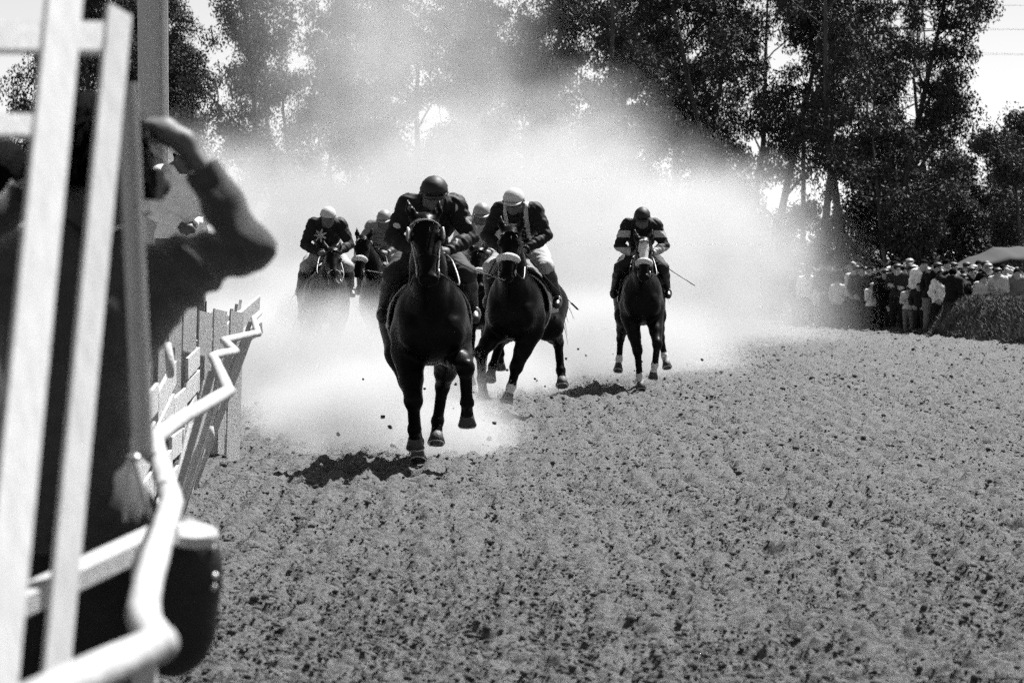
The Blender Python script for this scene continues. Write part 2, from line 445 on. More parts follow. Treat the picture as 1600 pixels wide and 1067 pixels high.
def dust_cloud():
    lo, hi = np.array([-12.0, 23.2, 0.0]), np.array([13.0, 76.0, 11.0])
    m = bpy.data.materials.new('dust_air'); m.use_nodes = True
    n, l = m.node_tree.nodes, m.node_tree.links
    n.remove(n['Principled BSDF'])
    pv = n.new('ShaderNodeVolumePrincipled')
    pv.inputs['Color'].default_value = (0.87, 0.87, 0.87, 1)
    pv.inputs['Density'].default_value = 1.0
    pv.inputs['Anisotropy'].default_value = 0.2
    l.new(pv.outputs[0], n['Material Output'].inputs['Volume'])
    g = bpy.data.node_groups.new('dust_density', 'GeometryNodeTree')
    g.interface.new_socket('Geometry', in_out='INPUT', socket_type='NodeSocketGeometry')
    g.interface.new_socket('Geometry', in_out='OUTPUT', socket_type='NodeSocketGeometry')
    n, l = g.nodes, g.links
    go = n.new('NodeGroupOutput')
    vc = n.new('GeometryNodeVolumeCube')
    vc.inputs['Min'].default_value = lo; vc.inputs['Max'].default_value = hi
    vc.inputs['Resolution X'].default_value = 150; vc.inputs['Resolution Y'].default_value = 240; vc.inputs['Resolution Z'].default_value = 90
    sm = n.new('GeometryNodeSetMaterial'); sm.inputs['Material'].default_value = m
    l.new(vc.outputs[0], sm.inputs['Geometry']); l.new(sm.outputs[0], go.inputs[0])
    pos = n.new('GeometryNodeInputPosition').outputs[0]
    def vm(op, a, b):
        x = n.new('ShaderNodeVectorMath'); x.operation = op
        for k, q in ((0, a), (1, b)):
            if q is None: continue
            if isinstance(q, tuple): x.inputs[k].default_value = q
            else: l.new(q, x.inputs[k])
        return x.outputs['Value'] if op == 'LENGTH' else x.outputs[0]
    def mr(v, a, b, c, d, kind='LINEAR'):
        x = n.new('ShaderNodeMapRange'); x.interpolation_type = kind
        for k, q in zip(('From Min', 'From Max', 'To Min', 'To Max'), (a, b, c, d)): x.inputs[k].default_value = q
        l.new(v, x.inputs['Value']); return x.outputs[0]
    def ma(op, a, b):
        x = n.new('ShaderNodeMath'); x.operation = op; l.new(a, x.inputs[0]); l.new(b, x.inputs[1]); return x.outputs[0]
    def noise(scale, detail):
        z = n.new('ShaderNodeTexNoise'); z.inputs['Scale'].default_value = scale; z.inputs['Detail'].default_value = detail; z.inputs['Roughness'].default_value = 0.6
        l.new(pos, z.inputs['Vector']); return z
    nz = noise(0.5, 4.0)
    wp = vm('ADD', pos, vm('MULTIPLY', vm('SUBTRACT', nz.outputs['Color'], (0.5, 0.5, 0.5)), (3.6, 3.6, 2.8)))
    nf = noise(1.5, 4.0)
    wf = vm('ADD', pos, vm('MULTIPLY', vm('SUBTRACT', nf.outputs['Color'], (0.5, 0.5, 0.5)), (1.7, 1.7, 1.1)))
    total = None
    for c, r, d in DUST:
        q = vm('LENGTH', vm('DIVIDE', vm('SUBTRACT', wf if r[2] < 1.6 else wp, c), r), None)
        f = mr(q, 1.0, 0.2, 0.0, d, 'SMOOTHSTEP')
        total = f if total is None else ma('ADD', total, f)
    dens = ma('MULTIPLY', ma('MULTIPLY', total, mr(nz.outputs[0], 0.3, 0.7, 0.12, 1.9)), mr(nf.outputs[0], 0.32, 0.68, 0.2, 1.85))
    l.new(dens, vc.inputs['Density'])
    o = link('dust_haze', bpy.data.meshes.new('dust_haze'), m)
    md = o.modifiers.new('dust', 'NODES'); md.node_group = g
    tag(o, 'bright cloud of dust billowing behind and around the galloping horses', 'dust', kind='stuff')
dust_cloud()
# ------------------------------------------------------------------ people: one continuous body, clothing as shells over it
def frame(up, fwd):
    """columns: right, forward, up"""
    u = unit(up); f = np.asarray(fwd, float); f = unit(f - u * u.dot(f)); r = np.cross(f, u)
    return np.stack([r, f, u], 1)
def hand_prims(w, d, palm, h, curl=0.5, side=1, g='hand', thick=1.0):
    """w wrist, d direction of the knuckles, palm = palm normal, side +1 when the thumb is on the cross(d, palm) side"""
    d = unit(d); pn = np.asarray(palm, float); pn = unit(pn - d * pn.dot(d)); lat = np.cross(d, pn) * side
    w = np.asarray(w, float)
    rr = max(0.0085, h * 0.75) * thick
    out = [pc(w, w + d*0.045, 0.026, 0.03, 0.02, g), pe(w + d*0.058, (0.03, 0.03, 0.03), 0.02, g)]
    out.append(pe(w + d*0.055, (0.042, 0.05, 0.017), 0.015, g, np.stack([lat, d, pn], 1)))
    for i, L in enumerate((0.068, 0.078, 0.072, 0.056)):
        o = w + d*(0.095 - 0.004*abs(i-1)) + lat * (0.031 - 0.0205*i)
        a = curl * 1.0
        d1 = unit(d*math.cos(a) + pn*math.sin(a)); d2 = unit(d*math.cos(2.2*a) + pn*math.sin(2.2*a)); d3 = unit(d*math.cos(3.1*a) + pn*math.sin(3.1*a))
        p1 = o + d1*L*0.45; p2 = p1 + d2*L*0.32; p3 = p2 + d3*L*0.25
        out += chain([o - d*0.02, o, p1, p2, p3], [rr*1.1, rr*1.08, rr, rr*0.95, rr*0.8], 0.006, g)
    t0 = w + d*0.025 + lat*0.028; t1 = t0 + unit(d*0.7 + lat*0.75 + pn*0.25)*0.042; t2 = t1 + unit(d*0.9 + lat*0.25 + pn*(0.2+curl*0.6))*0.034
    out += chain([t0, t1, t2], [rr*1.35, rr*1.2, rr*0.95], 0.01, g)
    return out
def head_prims(c, up, fwd, s=1.0, g='head', detail=True):
    M = frame(up, fwd)
    T = lambda x, y, z: c + M @ (np.array([x, y, z]) * s)
    out = [pe(T(0, -0.012, 0.03), np.array((0.074, 0.094, 0.088))*s, 0.03, g, M),
           pe(T(0, 0.022, -0.035), np.array((0.062, 0.07, 0.082))*s, 0.03, g, M),
           pe(T(0, 0.04, -0.085), np.array((0.042, 0.042, 0.032))*s, 0.03, g, M)]
    cuts = []
    if detail:
        out += [pc(T(0, 0.088, 0.0), T(0, 0.112, -0.035), 0.009*s, 0.015*s, 0.012, g), pe(T(0, 0.082, -0.068), np.array((0.024, 0.014, 0.011))*s, 0.01, g, M)]
        for q in (-1, 1):
            out.append(pe(T(q*0.078, -0.01, -0.01), np.array((0.012, 0.022, 0.034))*s, 0.008, g, M))
            out.append(pe(T(q*0.045, 0.06, -0.03), np.array((0.02, 0.022, 0.02))*s, 0.02, g, M))
            cuts.append(pe(T(q*0.03, 0.098, 0.0), np.array((0.017, 0.014, 0.011))*s, 0.012, g, M))
    return out, cuts, M
def human(J, h=0.014, bulk=1.0, loose=0.0, hands=None, head_s=1.0, extra=(), arm=None):
    """J: joints. Returns V, Q, groups, head frame"""
    b = bulk; S = {}
    pel, che, nek, hd = (np.array(J[k], float) for k in ('pelvis', 'chest', 'neck', 'head'))
    up = unit(che - pel); fwd = np.array(J['fwd'], float); M = frame(up, fwd)
    Mp = frame(unit(up + np.array(J.get('pelvis_up', up))), fwd)
    pr = []
    pr.append(pe(pel, np.array((0.165, 0.125, 0.13))*b, 0.05, 'pelvis', Mp))
    pr.append(pe(pel*0.55 + che*0.45 , np.array((0.145, 0.11, 0.17))*b, 0.06, 'torso', M))
    pr.append(pe(che, np.array((0.165, 0.118, 0.175))*b, 0.06, 'torso', M))
    for q in (-1, 1): pr.append(pe(che + M @ np.array((q*0.085, 0.045, 0.02)), np.array((0.08, 0.075, 0.085))*b, 0.05, 'torso', M))
    pr += chain([che + up*0.12, nek, hd - unit(J['head_up'])*0.04], [0.075, 0.058, 0.055], 0.04, 'neck')
    hp, cuts, HM = head_prims(hd, J['head_up'], J['head_fwd'], head_s)
    pr += hp
    for q, s in ((-1, 'l'), (1, 'r')):
        sh, el, wr = (np.array(J[k + s], float) for k in ('shoulder_', 'elbow_', 'wrist_'))
        pr.append(pc(che + up*0.12, sh, 0.085*b, 0.07*b, 0.05, 'torso'))
        pr.append(pc(nek, sh, 0.072*b, 0.064*b, 0.07, 'torso'))
        la = loose if arm is None else arm
        pr += chain([sh, sh*0.5 + el*0.5, el], [0.066*b + la, 0.056*b + la, 0.044*b + la*0.6], 0.035, 'upperarm')
        pr += chain([el, el*0.6 + wr*0.4, wr], [0.043*b + la*0.6, 0.043*b + la*0.8, 0.029*b + la*0.3], 0.03, 'forearm')
        hs = (hands or {}).get(s)
        d = unit(wr - el)
        if hs is None: hs = dict(d=d, palm=(-q, 0.2, 0), curl=0.45, side=1 if q > 0 else -1)
        pr += hand_prims(wr, hs['d'], hs['palm'], h, hs['curl'], hs['side'])
        hip, kn, an = (np.array(J[k + s], float) for k in ('hip_', 'knee_', 'ankle_'))
        pr += chain([hip, hip*0.5 + kn*0.5, kn], [0.105*b + loose*0.6, 0.085*b + loose*0.8, 0.062*b + loose*0.8], 0.05, 'thigh')
        calf = kn*0.65 + an*0.35; bk = np.cross(np.cross(an - kn, hip - kn), an - kn); bk = unit(bk) * (0.02 if np.linalg.norm(bk) > 1e-6 else 0)
        pr += chain([kn, calf - bk*0, an], [0.058*b + loose*0.8, 0.056*b + loose*0.9, 0.036*b + loose], 0.03, 'shin')
        toe = np.array(J['toe_' + s], float)
        pr += chain([an - unit(toe-an)*0.03 + np.array((0, 0, -0.03)), an*0.5+toe*0.5 + np.array((0, 0, -0.01)), toe], [0.036, 0.04, 0.034], 0.03, 'foot', (1, 1, 1))
    V, Q, G = surface(pr + list(extra), h, 1, cuts)
    return V, Q, G, HM, hd
def in_groups(G, names): return np.isin(G, names)

def cap_mesh(hd, M, s, kind):
    """headgear in the frame of the head: helmet, cap, flat_cap, hair"""
    b = MB()
    T = lambda p: hd + (np.asarray(p) * s) @ M.T
    V = []; F = []; nu, nv = 20, 9
    back = 0.16
    if kind == 'long_hair': kind, back = 'hair', 0.33
    if kind == 'hair':
        rx, ry, rz, low = 0.086, 0.104, 0.104, 0.62
    elif kind == 'helmet': rx, ry, rz, low = 0.108, 0.132, 0.128, 0.5
    else: rx, ry, rz, low = 0.09, 0.108, 0.098, 0.5
    for i in range(nv + 1):
        for j in range(nu):
            p = 2*math.pi*j/nu
            lo = low
            if kind == 'hair': lo = 0.62 - 0.2*math.sin(p) if math.sin(p) > 0 else 0.62 + back*(-math.sin(p))**0.5
            t = math.pi * lo * i / nv
            w = 1 + (0.03*math.sin(7*p + i) if kind == 'hair' else 0.022*math.sin(5*p + 1.7*i) + 0.015*math.sin(9*p - 2.1*i))
            bul = 1.0
            if kind == 'flat_cap': bul = 1.15 if i in (4, 5, 6) else 1.0
            V.append((rx*bul*w*math.sin(t)*math.cos(p), -0.012 + ry*bul*w*math.sin(t)*math.sin(p), 0.035 + rz*(math.cos(t)*0.95)))
    for i in range(nv):
        for j in range(nu): F.append((i*nu+j, (i+1)*nu+j, (i+1)*nu+(j+1) % nu, i*nu+(j+1) % nu))
    # hem turned inwards
    base = len(V)
    for j in range(nu):
        x, y, z = V[nv*nu + j]; V.append((x*0.9, y*0.9, z + 0.01))
    for j in range(nu): F.append((nv*nu+j, base+j, base+(j+1) % nu, nv*nu+(j+1) % nu))
    b.add(T(np.array(V)), F)
    return b
def peak_mesh(hd, M, s, L=0.06, r=(0.09, 0.108), z=0.035, drop=0.02):
    b = MB(); V = []; F = []; n = 11
    for k in range(n):
        a = math.pi * (0.16 + 0.68*k/(n-1)); w = math.sin((a - math.pi*0.16)/(0.68)) ** 0.6 if 0 < k < n-1 else 0.0
        x, y = r[0]*math.cos(a), r[1]*math.sin(a) - 0.012
        V += [(x*0.97, y*0.97, z+0.006), (x*(1+0.1*w), y + L*w, z - drop*w + 0.006), (x*(1+0.1*w), y + L*w, z - drop*w - 0.001), (x*0.97, y*0.97, z-0.002)]
    for k in range(n-1):
        for e in range(4): F.append((4*k+e, 4*k+(e+1) % 4, 4*k+4+(e+1) % 4, 4*k+4+e))
    b.add(hd + (np.array(V)*s) @ M.T, F)
    return b
# ------------------------------------------------------------------ racehorses and jockeys
def horse_prims(L, neck, muz, poll):
    """L: legs as joints; local space: facing -Y, origin on the ground under the girth"""
    p = [pe((0, 0.22, 1.20), (0.285, 0.66, 0.335), 0.08), pe((0, -0.20, 1.22), (0.235, 0.40, 0.35), 0.1), pe((0, 0.90, 1.26), (0.275, 0.40, 0.31), 0.1),
         pe((0, -0.05, 1.50), (0.075, 0.40, 0.12), 0.1), pe((0, 0.7, 1.48), (0.12, 0.45, 0.11), 0.12), pe((0, -0.42, 1.12), (0.19, 0.24, 0.24), 0.08)]
    for q in (-1, 1):
        p += [pe((q*0.115, -0.54, 1.13), (0.115, 0.13, 0.165), 0.05), pe((q*0.165, -0.34, 1.2), (0.10, 0.22, 0.27), 0.06), pe((q*0.15, 0.95, 1.2), (0.15, 0.30, 0.30), 0.08),
              pe((q*0.12, -0.42, 1.38), (0.07, 0.17, 0.16), 0.06)]
    nb = np.array((0, -0.34, 1.36)); poll = np.array(poll, float); muz = np.array(muz, float)
    mid = nb*0.5 + poll*0.5 + np.array((0, -0.01, -0.03))
    p += [pc(nb, mid, 0.235, 0.165, 0.09, 'neck', (1.45, 1, 1)), pc(mid, poll + (0, 0.03, -0.05), 0.165, 0.12, 0.06, 'neck', (1.35, 1, 1)),
          pc((0, -0.46, 1.2), mid + (0, -0.04, -0.08), 0.14, 0.10, 0.09, 'neck', (1.2, 1, 1))]
    d = unit(muz - poll); M = frame(-d, np.cross(d, (1, 0, 0)))   # forward column = the front of the face
    if M[1, 1] > 0: M = frame(-d, -np.cross(d, (1, 0, 0)))
    f = M[:, 1]
    T = lambda x, y, z: poll + d*z + f*y + np.array((x, 0, 0))
    p += [pe(T(0, -0.02, 0.06), (0.085, 0.10, 0.10), 0.04, 'head', M), pc(T(0, 0.0, 0.10), T(0, 0.015, 0.34), 0.088, 0.062, 0.04, 'head'), pc(T(0, 0.012, 0.34), T(0, 0.005, 0.50), 0.060, 0.056, 0.03, 'head'),
          pe(T(0, 0.0, 0.53), (0.066, 0.062, 0.06), 0.03, 'head', M), pc(T(0, -0.055, 0.36), T(0, -0.06, 0.53), 0.04, 0.036, 0.03, 'head')]
    for q in (-1, 1):
        p += [pe(T(q*0.045, -0.085, 0.19), (0.036, 0.095, 0.105), 0.04, 'head', M), pe(T(q*0.082, 0.03, 0.15), (0.026, 0.03, 0.045), 0.02, 'head', M),
              pe(T(q*0.045, 0.035, 0.545), (0.028, 0.03, 0.035), 0.02, 'head', M),
              pc(T(q*0.06, 0.0, -0.0), T(q*0.095, 0.025, -0.075), 0.035, 0.036, 0.03, 'ear', (1, 1, 1)), pc(T(q*0.095, 0.025, -0.075), T(q*0.115, 0.02, -0.19), 0.036, 0.006, 0.01, 'ear', (1, 1, 1))]
    cuts = [pe(T(q*0.045, 0.068, 0.555), (0.016, 0.02, 0.02), 0.01, 'head', M) for q in (-1, 1)]
    cuts += [pe(T(q*0.094, 0.052, -0.085), (0.017, 0.018, 0.06), 0.01, 'head', M) for q in (-1, 1)]
    for k, q in (('fl', -1), ('fr', 1)):
        e, kn, ft, hf = (np.array(v, float) for v in L[k])
        p += [pc((q*0.16, -0.30, 1.10), e, 0.15, 0.115, 0.06, 'leg', (1.15, 1, 1)), pc(e, e*0.45 + kn*0.55, 0.125, 0.084, 0.05, 'leg'), pc(e*0.45 + kn*0.55, kn, 0.084, 0.062, 0.03, 'leg'), pe(kn, (0.066, 0.068, 0.08), 0.025, 'leg'),
              pc(kn, ft, 0.048, 0.042, 0.03, 'cannon'), pe(ft, (0.05, 0.052, 0.052), 0.025, 'sock_'+k), pc(ft, hf, 0.04, 0.046, 0.02, 'sock_'+k)]
    for k, q in (('hl', -1), ('hr', 1)):
        st, hk, ft, hf = (np.array(v, float) for v in L[k])
        hip = np.array((q*0.15, 0.98, 1.22))
        p += [pc(hip, st, 0.20, 0.145, 0.08, 'leg'), pc(st, st*0.4 + hk*0.6, 0.14, 0.082, 0.05, 'leg'), pc(st*0.4 + hk*0.6, hk, 0.082, 0.05, 0.03, 'leg'), pe(hk + (0, 0.025, 0.02), (0.052, 0.07, 0.08), 0.03, 'leg'),
              pc(hk, ft, 0.047, 0.04, 0.03, 'cannon_'+k), pe(ft, (0.05, 0.054, 0.052), 0.025, 'sock_'+k), pc(ft, hf, 0.04, 0.046, 0.02, 'sock_'+k)]
    return p, cuts, T, M, d, f

coat_black = mat('coat_black', 0.003, 0.36, 0.35, 6, 0.5, 11, 0.06)
coat_bay = mat('coat_dark_bay', 0.005, 0.38, 0.4, 5, 0.5, 11, 0.07)
coat_white = mat('white_hair_marking', 0.55, 0.8, 0.15, 20, 0.2, 150, 0.2)
hoof_mat = mat('hoof_horn', 0.035, 0.6, 0.4, 25, 0.3, 60)
hair_mat = mat('horse_hair', 0.008, 0.6, 0.5, 30, 0.4, 90, 0.3)
leather = mat('dark_leather', 0.012, 0.4, 0.4, 30, 0.1, 200, 0.5)
fleece = mat('white_sheepskin', 0.62, 0.95, 0.2, 30, 0.9, 180, 0.1)
webbing = mat('pale_webbing', 0.42, 0.7, 0.2, 40, 0.2, 300)
cloth_pale = mat('pale_cloth', 0.42, 0.85, 0.15, 9, 0.3, 60, 0.15)
steel = mat('steel', 0.4, 0.5, 0.1, 30, 0, 1, 0.5, 1.0)
eye_mat = mat('eye', 0.006, 0.08, 0.1, 5, 0, 1, 0.6)

def hair_strands(roots, dirs, L, w, seed, droop=0.5, seg=4):
    r = np.random.default_rng(seed); V = []; F = []
    for a, d in zip(roots, dirs):
        l_ = L * (0.6 + 0.6*r.random()); d = unit(d + r.normal(0, 0.22, 3)); side = unit(np.cross(d, r.normal(0, 1, 3))) * w
        p = np.array(a, float); b = len(V)
        for k in range(seg + 1):
            t = k/seg; ww = side*(1 - 0.9*t); V += [p - ww, p + ww]
            p = p + d*l_/seg; d = unit(d + np.array((0, 0, -droop/seg)) + r.normal(0, 0.08, 3))
        for k in range(seg): F.append((b+2*k, b+2*k+1, b+2*k+3, b+2*k+2))
    return np.array(V), np.array(F)

def build_horse(loc, yaw, L, label, coat, neck=0, poll=(0, -1.06, 1.99), muz=(0, -1.34, 1.46), h=0.018, socks=(), blaze=False, noseband='fleece', blinkers=False, seed=1, cloth=True, wide=1.0):
    root = empty('racehorse', loc, yaw); root.scale = (wide, 1, 1)
    tag(root, label, 'horse', 'racehorses galloping towards the finish')
    prims, cuts, T, M, d, f = horse_prims(L, neck, muz, poll)
    V, Q, G = surface(prims, h, 1, cuts)
    me = mesh_from('horse_body', V, Q)
    me.materials.append(coat); me.materials.append(coat_white)
    white = np.zeros(len(V), bool)
    for s in socks: white |= (G == 'sock_' + s)
    hf = (V - np.array(poll)) @ M; dz = (V - np.array(poll)) @ d
    if blaze: white |= (G == 'head') & (hf[:, 1] > 0.035) & (np.abs(V[:, 0]) < 0.06 - 0.09*np.abs(dz - 0.12)) & (dz > 0.0) & (dz < 0.32)
    me.polygons.foreach_set('material_index', white[Q].any(1).astype(np.int32)); me.update()
    link('body', me, None, root)
    # hooves
    for k in ('fl', 'fr', 'hl', 'hr'):
        ft, hf_ = np.array(L[k][2], float), np.array(L[k][3], float); ax = unit(hf_ - ft)
        b = MB()
        t = unit(ax*0.75 + np.array((0, -0.35, -0.35)))
        b.tube([hf_ - t*0.015, hf_ + t*0.02, hf_ + t*0.085, hf_ + t*0.09], [0.046, 0.052, 0.068, 0.06], 14)
        hoof = b.build('hoof', hoof_mat, root, True)
        sh = MB(); a = np.linspace(-2.4, 2.4, 13); u1 = unit(np.cross(t, (1, 0, 0))); u2 = np.cross(t, u1)
        sgn = 1 if u1[1] < 0 else -1
        sh.tube([hf_ + t*0.092 + 0.056*(math.cos(x)*u1*sgn + math.sin(x)*u2) for x in a], 0.008, 6)
        sh.build('horseshoe', steel, hoof, True)
    for q in (-1, 1): MB().ell(T(q*0.094, 0.045, 0.15), (0.02, 0.022, 0.022)).build('eye', eye_mat, root, True)
    # mane and tail
    r = np.random.default_rng(seed)
    wth = np.array((0, -0.2, 1.60)); rt = []; dr = []
    for i in range(150):
        t = r.random(); a = wth*(1-t) + (np.array(poll) + (0, 0.07, 0.02))*t + np.array((r.normal(0, 0.012), 0.02, -0.01 + 0.02*math.sin(t*3)))
        rt.append(a); dr.append((0.5*(1 if r.random() > 0.3 else -1), 0.8, 0.35))
    v_, f_ = hair_strands(rt, dr, 0.17, 0.012, seed, 0.9); link('mane', mesh_from('mane', v_, f_), hair_mat, root)
    rt = [T(r.normal(0, 0.02), 0.02, 0.0) for i in range(24)]
    v_, f_ = hair_strands(rt, [f*0.6 + d*0.5 + np.array((r.normal(0, .3), 0, 0)) for _ in rt], 0.15, 0.012, seed + 9, 0.9); link('forelock', mesh_from('forelock', v_, f_), hair_mat, root)
    rt = [(r.normal(0, 0.02), 1.27, 1.40 + r.normal(0, 0.03)) for _ in range(130)]
    v_, f_ = hair_strands(rt, [(r.normal(0, 0.12), 1.0, 0.1) for _ in rt], 0.72, 0.014, seed + 5, 2.6, 6); link('tail', mesh_from('tail', v_, f_), hair_mat, root)
    # bridle
    br = MB()
    for q in (-1, 1):
        br.tube(smooth_path([T(q*0.062, 0.02, 0.0), T(q*0.098, -0.02, 0.12), T(q*0.085, -0.02, 0.30), T(q*0.07, -0.02, 0.45)], 4), 0.010, 6, 0.6)
    br.tube(smooth_path([T(-0.098, 0.0, 0.05), T(-0.06, 0.07, 0.045), T(0, 0.092, 0.04), T(0.06, 0.07, 0.045), T(0.098, 0.0, 0.05)], 4), 0.012, 6, 0.5)
    bo = br.build('bridle', leather if not blinkers else webbing, root, True)
    ring = [(math.cos(a), math.sin(a)) for a in np.linspace(0, 2*math.pi, 13)]
    for q in (-1, 1):
        MB().tube([T(q*0.076, -0.02 + 0.03*y, 0.46 + 0.03*x) for x, y in ring], 0.006, 6).build('bit_ring', steel, bo, True)
    a = np.linspace(-2.2, 2.2, 15)
    if noseband == 'fleece':
        nb = MB().tube([T(0.086*math.sin(x), -0.005 + 0.082*math.cos(x), 0.325) for x in a], [0.02 + 0.022*max(0, math.cos(x*0.72)) for x in a], 12)
        nb.build('noseband', fleece, bo, True)
    else:
        MB().tube([T(0.074*math.sin(x), -0.01 + 0.078*math.cos(x), 0.34) for x in a], 0.013, 8, 0.6).build('noseband', webbing if noseband == 'pale' else leather, bo, True)
    if blinkers:
        for q in (-1, 1):
            c = T(q*0.115, 0.035, 0.15); bb = MB()
            bb.ell(c, (0.022, 0.055, 0.065), 14, 8, M); bb.build('blinker', leather, bo, True)
            MB().tube([c + np.array((q*0.006, 0, 0)) + f*0.055*math.cos(x) - d*0.065*math.sin(x) for x in np.linspace(-0.9, 2.0, 9)], 0.006, 6).build('blinker_edge', webbing, bo, True)
    # reins to the rider's hands
    rm = MB()
    for q in (-1, 1):
        rm.tube(smooth_path([T(q*0.085, -0.03, 0.46), (q*0.17, -0.95, 1.52), (q*0.14, -0.66, 1.70), (q*0.1, -0.52, 1.76)], 5), 0.009, 6, 0.5)
    rm.build('reins', leather, root, True)
    # saddle, cloth, girth, stirrups
    sb = MB()
    ys = np.linspace(-0.02, 0.42, 7); V2 = []; F2 = []
    for y in ys:
        for a_ in np.linspace(-1.25, 1.25, 13):
            V2.append((0.29*math.sin(a_)*1.05, y, 1.24 + 0.345*math.cos(a_) + 0.03*(abs(y-0.2) > 0.15) + 0.02))
    for i in range(6):
        for j in range(12): F2.append((13*i+j, 13*i+j+1, 13*i+14+j, 13*i+13+j))
    so = mesh_from('saddle', V2, F2); sdl = link('saddle', so, leather, root); md = sdl.modifiers.new('thick', 'SOLIDIFY'); md.thickness = 0.02
    V3 = []; F3 = []
    for y in np.linspace(-0.08, 0.56, 6):
        for a_ in np.linspace(-1.7, 1.7, 15): V3.append((0.308*math.sin(a_), y, 1.22 + 0.36*math.cos(a_) - 0.06*max(0, abs(a_)-1.2)))
    for i in range(5):
        for j in range(14): F3.append((15*i+j, 15*i+j+1, 15*i+16+j, 15*i+15+j))
    sc_ = link('saddlecloth', mesh_from('saddlecloth', V3, F3), cloth_pale if cloth else leather, root); md = sc_.modifiers.new('thick', 'SOLIDIFY'); md.thickness = 0.008
    MB().tube([(0.298*math.sin(x), 0.02, 1.20 + 0.352*math.cos(x)) for x in np.linspace(0.9, 5.38, 20)], 0.025, 6, 0.35).build('girth', webbing, root, True)
    return root

# --- jockeys: crouched over the withers, in the same local space as the horse
skin = mat('skin', 0.085, 0.55, 0.15, 20, 0.1, 120, 0.3)
silk_black = mat('silk_black', 0.006, 0.6, 0.3, 8, 0.3, 30, 0.25)
breeches_mat = mat('white_breeches', 0.34, 0.8, 0.12, 12, 0.3, 40, 0.2)
boot_mat = mat('black_boot', 0.006, 0.45, 0.3, 20, 0.1, 100, 0.5)
def pattern_mat(name, base, pale, kind):
    """racing silks: flat print on the cloth"""
    m = mat(name, base*0.5, 0.65, 0.25, 9, 0.3, 30, 0.2)
    n, l = m.node_tree.nodes, m.node_tree.links; b = n['Principled BSDF']
    old = b.inputs['Base Color'].links[0].from_socket
    tc = n.new('ShaderNodeTexCoord'); sp = n.new('ShaderNodeSeparateXYZ'); l.new(tc.outputs['Object'], sp.inputs[0])
    def math_(op, a, c=None):
        x = n.new('ShaderNodeMath'); x.operation = op
        for i, q in enumerate((a, c)):
            if q is None: continue
            if isinstance(q, (int, float)): x.inputs[i].default_value = q
            else: l.new(q, x.inputs[i])
        return x.outputs[0]
    X, Y, Z = sp.outputs
    if kind == 'hoops':
        f = math_('GREATER_THAN', math_('SINE', math_('MULTIPLY', math_('SUBTRACT', Z, 1.985), 2*math.pi/0.235)), 0.15)
        f = math_('MULTIPLY', f, math_('MULTIPLY', math_('LESS_THAN', Z, 2.08), math_('GREATER_THAN', math_('ABSOLUTE', X), 0.15)))
    elif kind == 'braces':
        ax = math_('ABSOLUTE', X)
        f = math_('LESS_THAN', math_('ABSOLUTE', math_('SUBTRACT', ax, 0.105)), 0.02)
        f = math_('MAXIMUM', f, math_('MULTIPLY', math_('LESS_THAN', math_('ABSOLUTE', math_('SUBTRACT', Z, 2.07)), 0.018), math_('LESS_THAN', ax, 0.12)))
    elif kind == 'spots':
        v = n.new('ShaderNodeTexVoronoi'); v.inputs['Scale'].default_value = 7.0; v.inputs['Randomness'].default_value = 0.35; l.new(tc.outputs['Object'], v.inputs['Vector'])
        f = math_('LESS_THAN', v.outputs['Distance'], 0.27)
        f = math_('MULTIPLY', f, math_('GREATER_THAN', math_('ABSOLUTE', X), 0.19))
    elif kind == 'flower':
        # a pale ragged star on the breast
        dx, dz = math_('ADD', X, 0.09), math_('SUBTRACT', Z, 2.02)
        ang = math_('ARCTAN2', dx, dz); rad = math_('SQRT', math_('ADD', math_('MULTIPLY', dx, dx), math_('MULTIPLY', dz, dz)))
        lim = math_('ADD', math_('MULTIPLY', math_('SINE', math_('MULTIPLY', ang, 7.0)), 0.028), 0.06)
        f = math_('MULTIPLY', math_('LESS_THAN', rad, lim), math_('LESS_THAN', Y, 0.0))
    mx = n.new('ShaderNodeMix'); mx.data_type = 'RGBA'
    l.new(f, mx.inputs[0]); l.new(old, mx.inputs[6]); mx.inputs[7].default_value = (pale, pale, pale, 1)
    l.new(mx.outputs[2], b.inputs['Base Color'])
    return m
